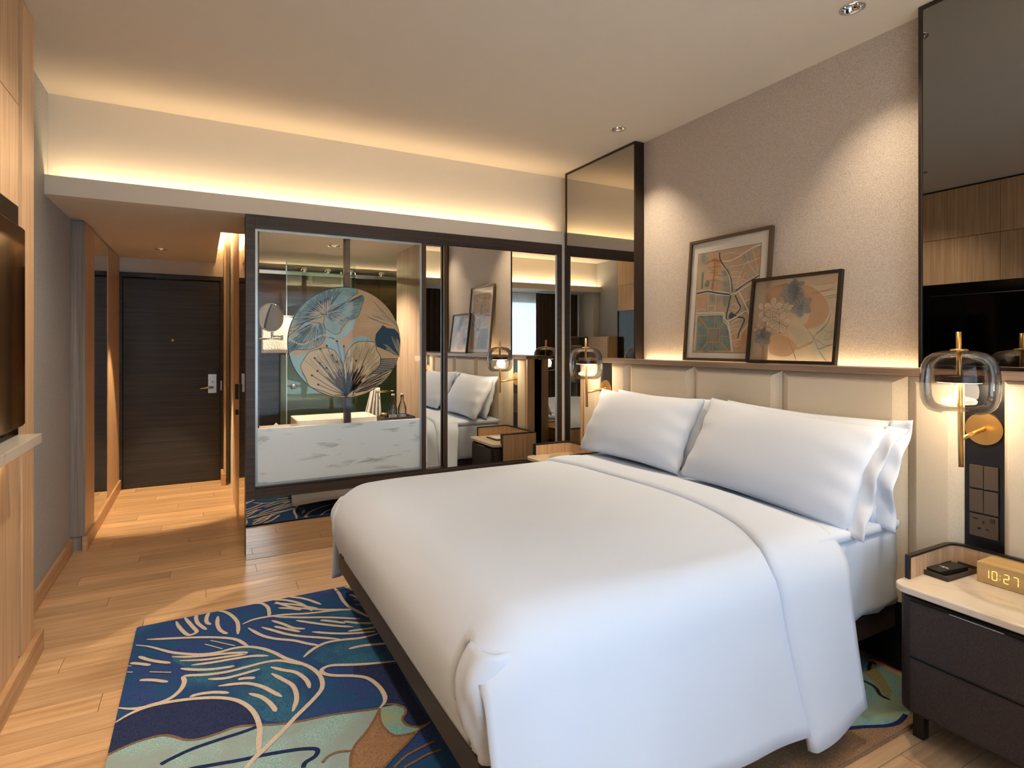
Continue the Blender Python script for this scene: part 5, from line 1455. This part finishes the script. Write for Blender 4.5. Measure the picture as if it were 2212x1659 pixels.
# ================================================================== BEHIND THE CAMERA (seen in the mirrors)
sb = thing('shelving_unit', (-0.40, -0.26, 0), 'open grey metal shelving unit with lit oak back beside the window', 'shelving unit')
SX0, SX1, SY0, SY1 = -0.645, -0.15, -0.40, -0.16
M_SHELF = plain('shelf_grey', S(168, 174, 180), 0.4, 0.2)
boxes('upright', [((SX0, SY0, 0.0), (SX0 + 0.018, SY1, 1.55))], M_SHELF, sb, 0.002)
boxes('upright', [((SX1 - 0.018, SY0, 0.0), (SX1, SY1, 1.55))], M_SHELF, sb, 0.002)
box('back', (SX0 + 0.018, SY0, 0.02), (SX1 - 0.018, SY0 + 0.012, 1.535), M_OAK, sb)
for z in (0.02, 0.42, 0.74, 1.02, 1.30, 1.532):
    box('shelf_board', (SX0 + 0.018, SY0 + 0.012, z), (SX1 - 0.018, SY1, z + 0.018), M_SHELF, sb, 0.001)
box('partition', (-0.41, SY0 + 0.012, 0.438), (-0.395, SY1, 1.02), M_SHELF, sb)
rb = random.Random(5)
xk = -0.385; cols_ = [S(60, 66, 78), S(150, 136, 118), S(96, 60, 48), S(200, 196, 188), S(44, 44, 48), S(120, 128, 124)]
nm_ = ['slate grey', 'sand coloured', 'rust red', 'off white', 'black', 'sage grey']
for k in range(6):
    w_ = rb.uniform(0.018, 0.032); h_ = rb.uniform(0.17, 0.23)
    bk = thing('book', (xk + w_/2, -0.27, 0.758), nm_[k] + ' book upright on the shelving unit', 'book', 'books on the shelving unit')
    box('cover', (xk, -0.36, 0.759), (xk + w_, -0.20, 0.759 + h_), plain('book_cover', cols_[k], 0.6), bk, 0.001)
    box('pages', (xk + 0.003, -0.199, 0.763), (xk + w_ - 0.003, -0.1975, 0.755 + h_), M_PAPER, bk)
    xk += w_ + 0.002
bx1 = thing('storage_box', (-0.34, -0.26, 1.32), 'pale grey lidded box on the top shelf of the unit', 'box')
box('body', (-0.52, -0.36, 1.3185), (-0.20, -0.19, 1.375), M_SHELF, bx1, 0.002)
box('lid', (-0.523, -0.363, 1.376), (-0.197, -0.187, 1.392), M_PAPER, bx1, 0.002)
mc = thing('minibar_cabinet', (-0.70, 0.30, 0), 'oak minibar cabinet along the left wall by the window', 'cabinet')
box('body', (XL + 0.002, 0.06, 0.06), (-0.50, 0.60, 1.54), M_OAK, mc, 0.003)
box('door', (-0.50, 0.065, 0.08), (-0.484, 0.328, 1.52), M_OAK, mc, 0.002)
box('door', (-0.50, 0.332, 0.08), (-0.484, 0.595, 1.52), M_OAK, mc, 0.002)
box('foot', (XL + 0.03, 0.09, 0.001), (-0.53, 0.57, 0.06), M_BLACK, mc)
rt = thing('round_table', (1.55, 0.28, 0), 'small round grey marble table by the window', 'table')
lathe('table_top', [(0, 0.70), (0.29, 0.70), (0.30, 0.706), (0.30, 0.718), (0.29, 0.724), (0, 0.724)], (1.55, 0.20, 0), M_MARBLE3, rt, 48)
tube('column', [(1.55, 0.20, 0.012), (1.55, 0.20, 0.70)], [0.03, 0.025], M_BRONZED, rt, 20)
lathe('foot', [(0, 0.001), (0.20, 0.001), (0.20, 0.010), (0.03, 0.020), (0, 0.020)], (1.55, 0.20, 0), M_BRONZED, rt, 40)
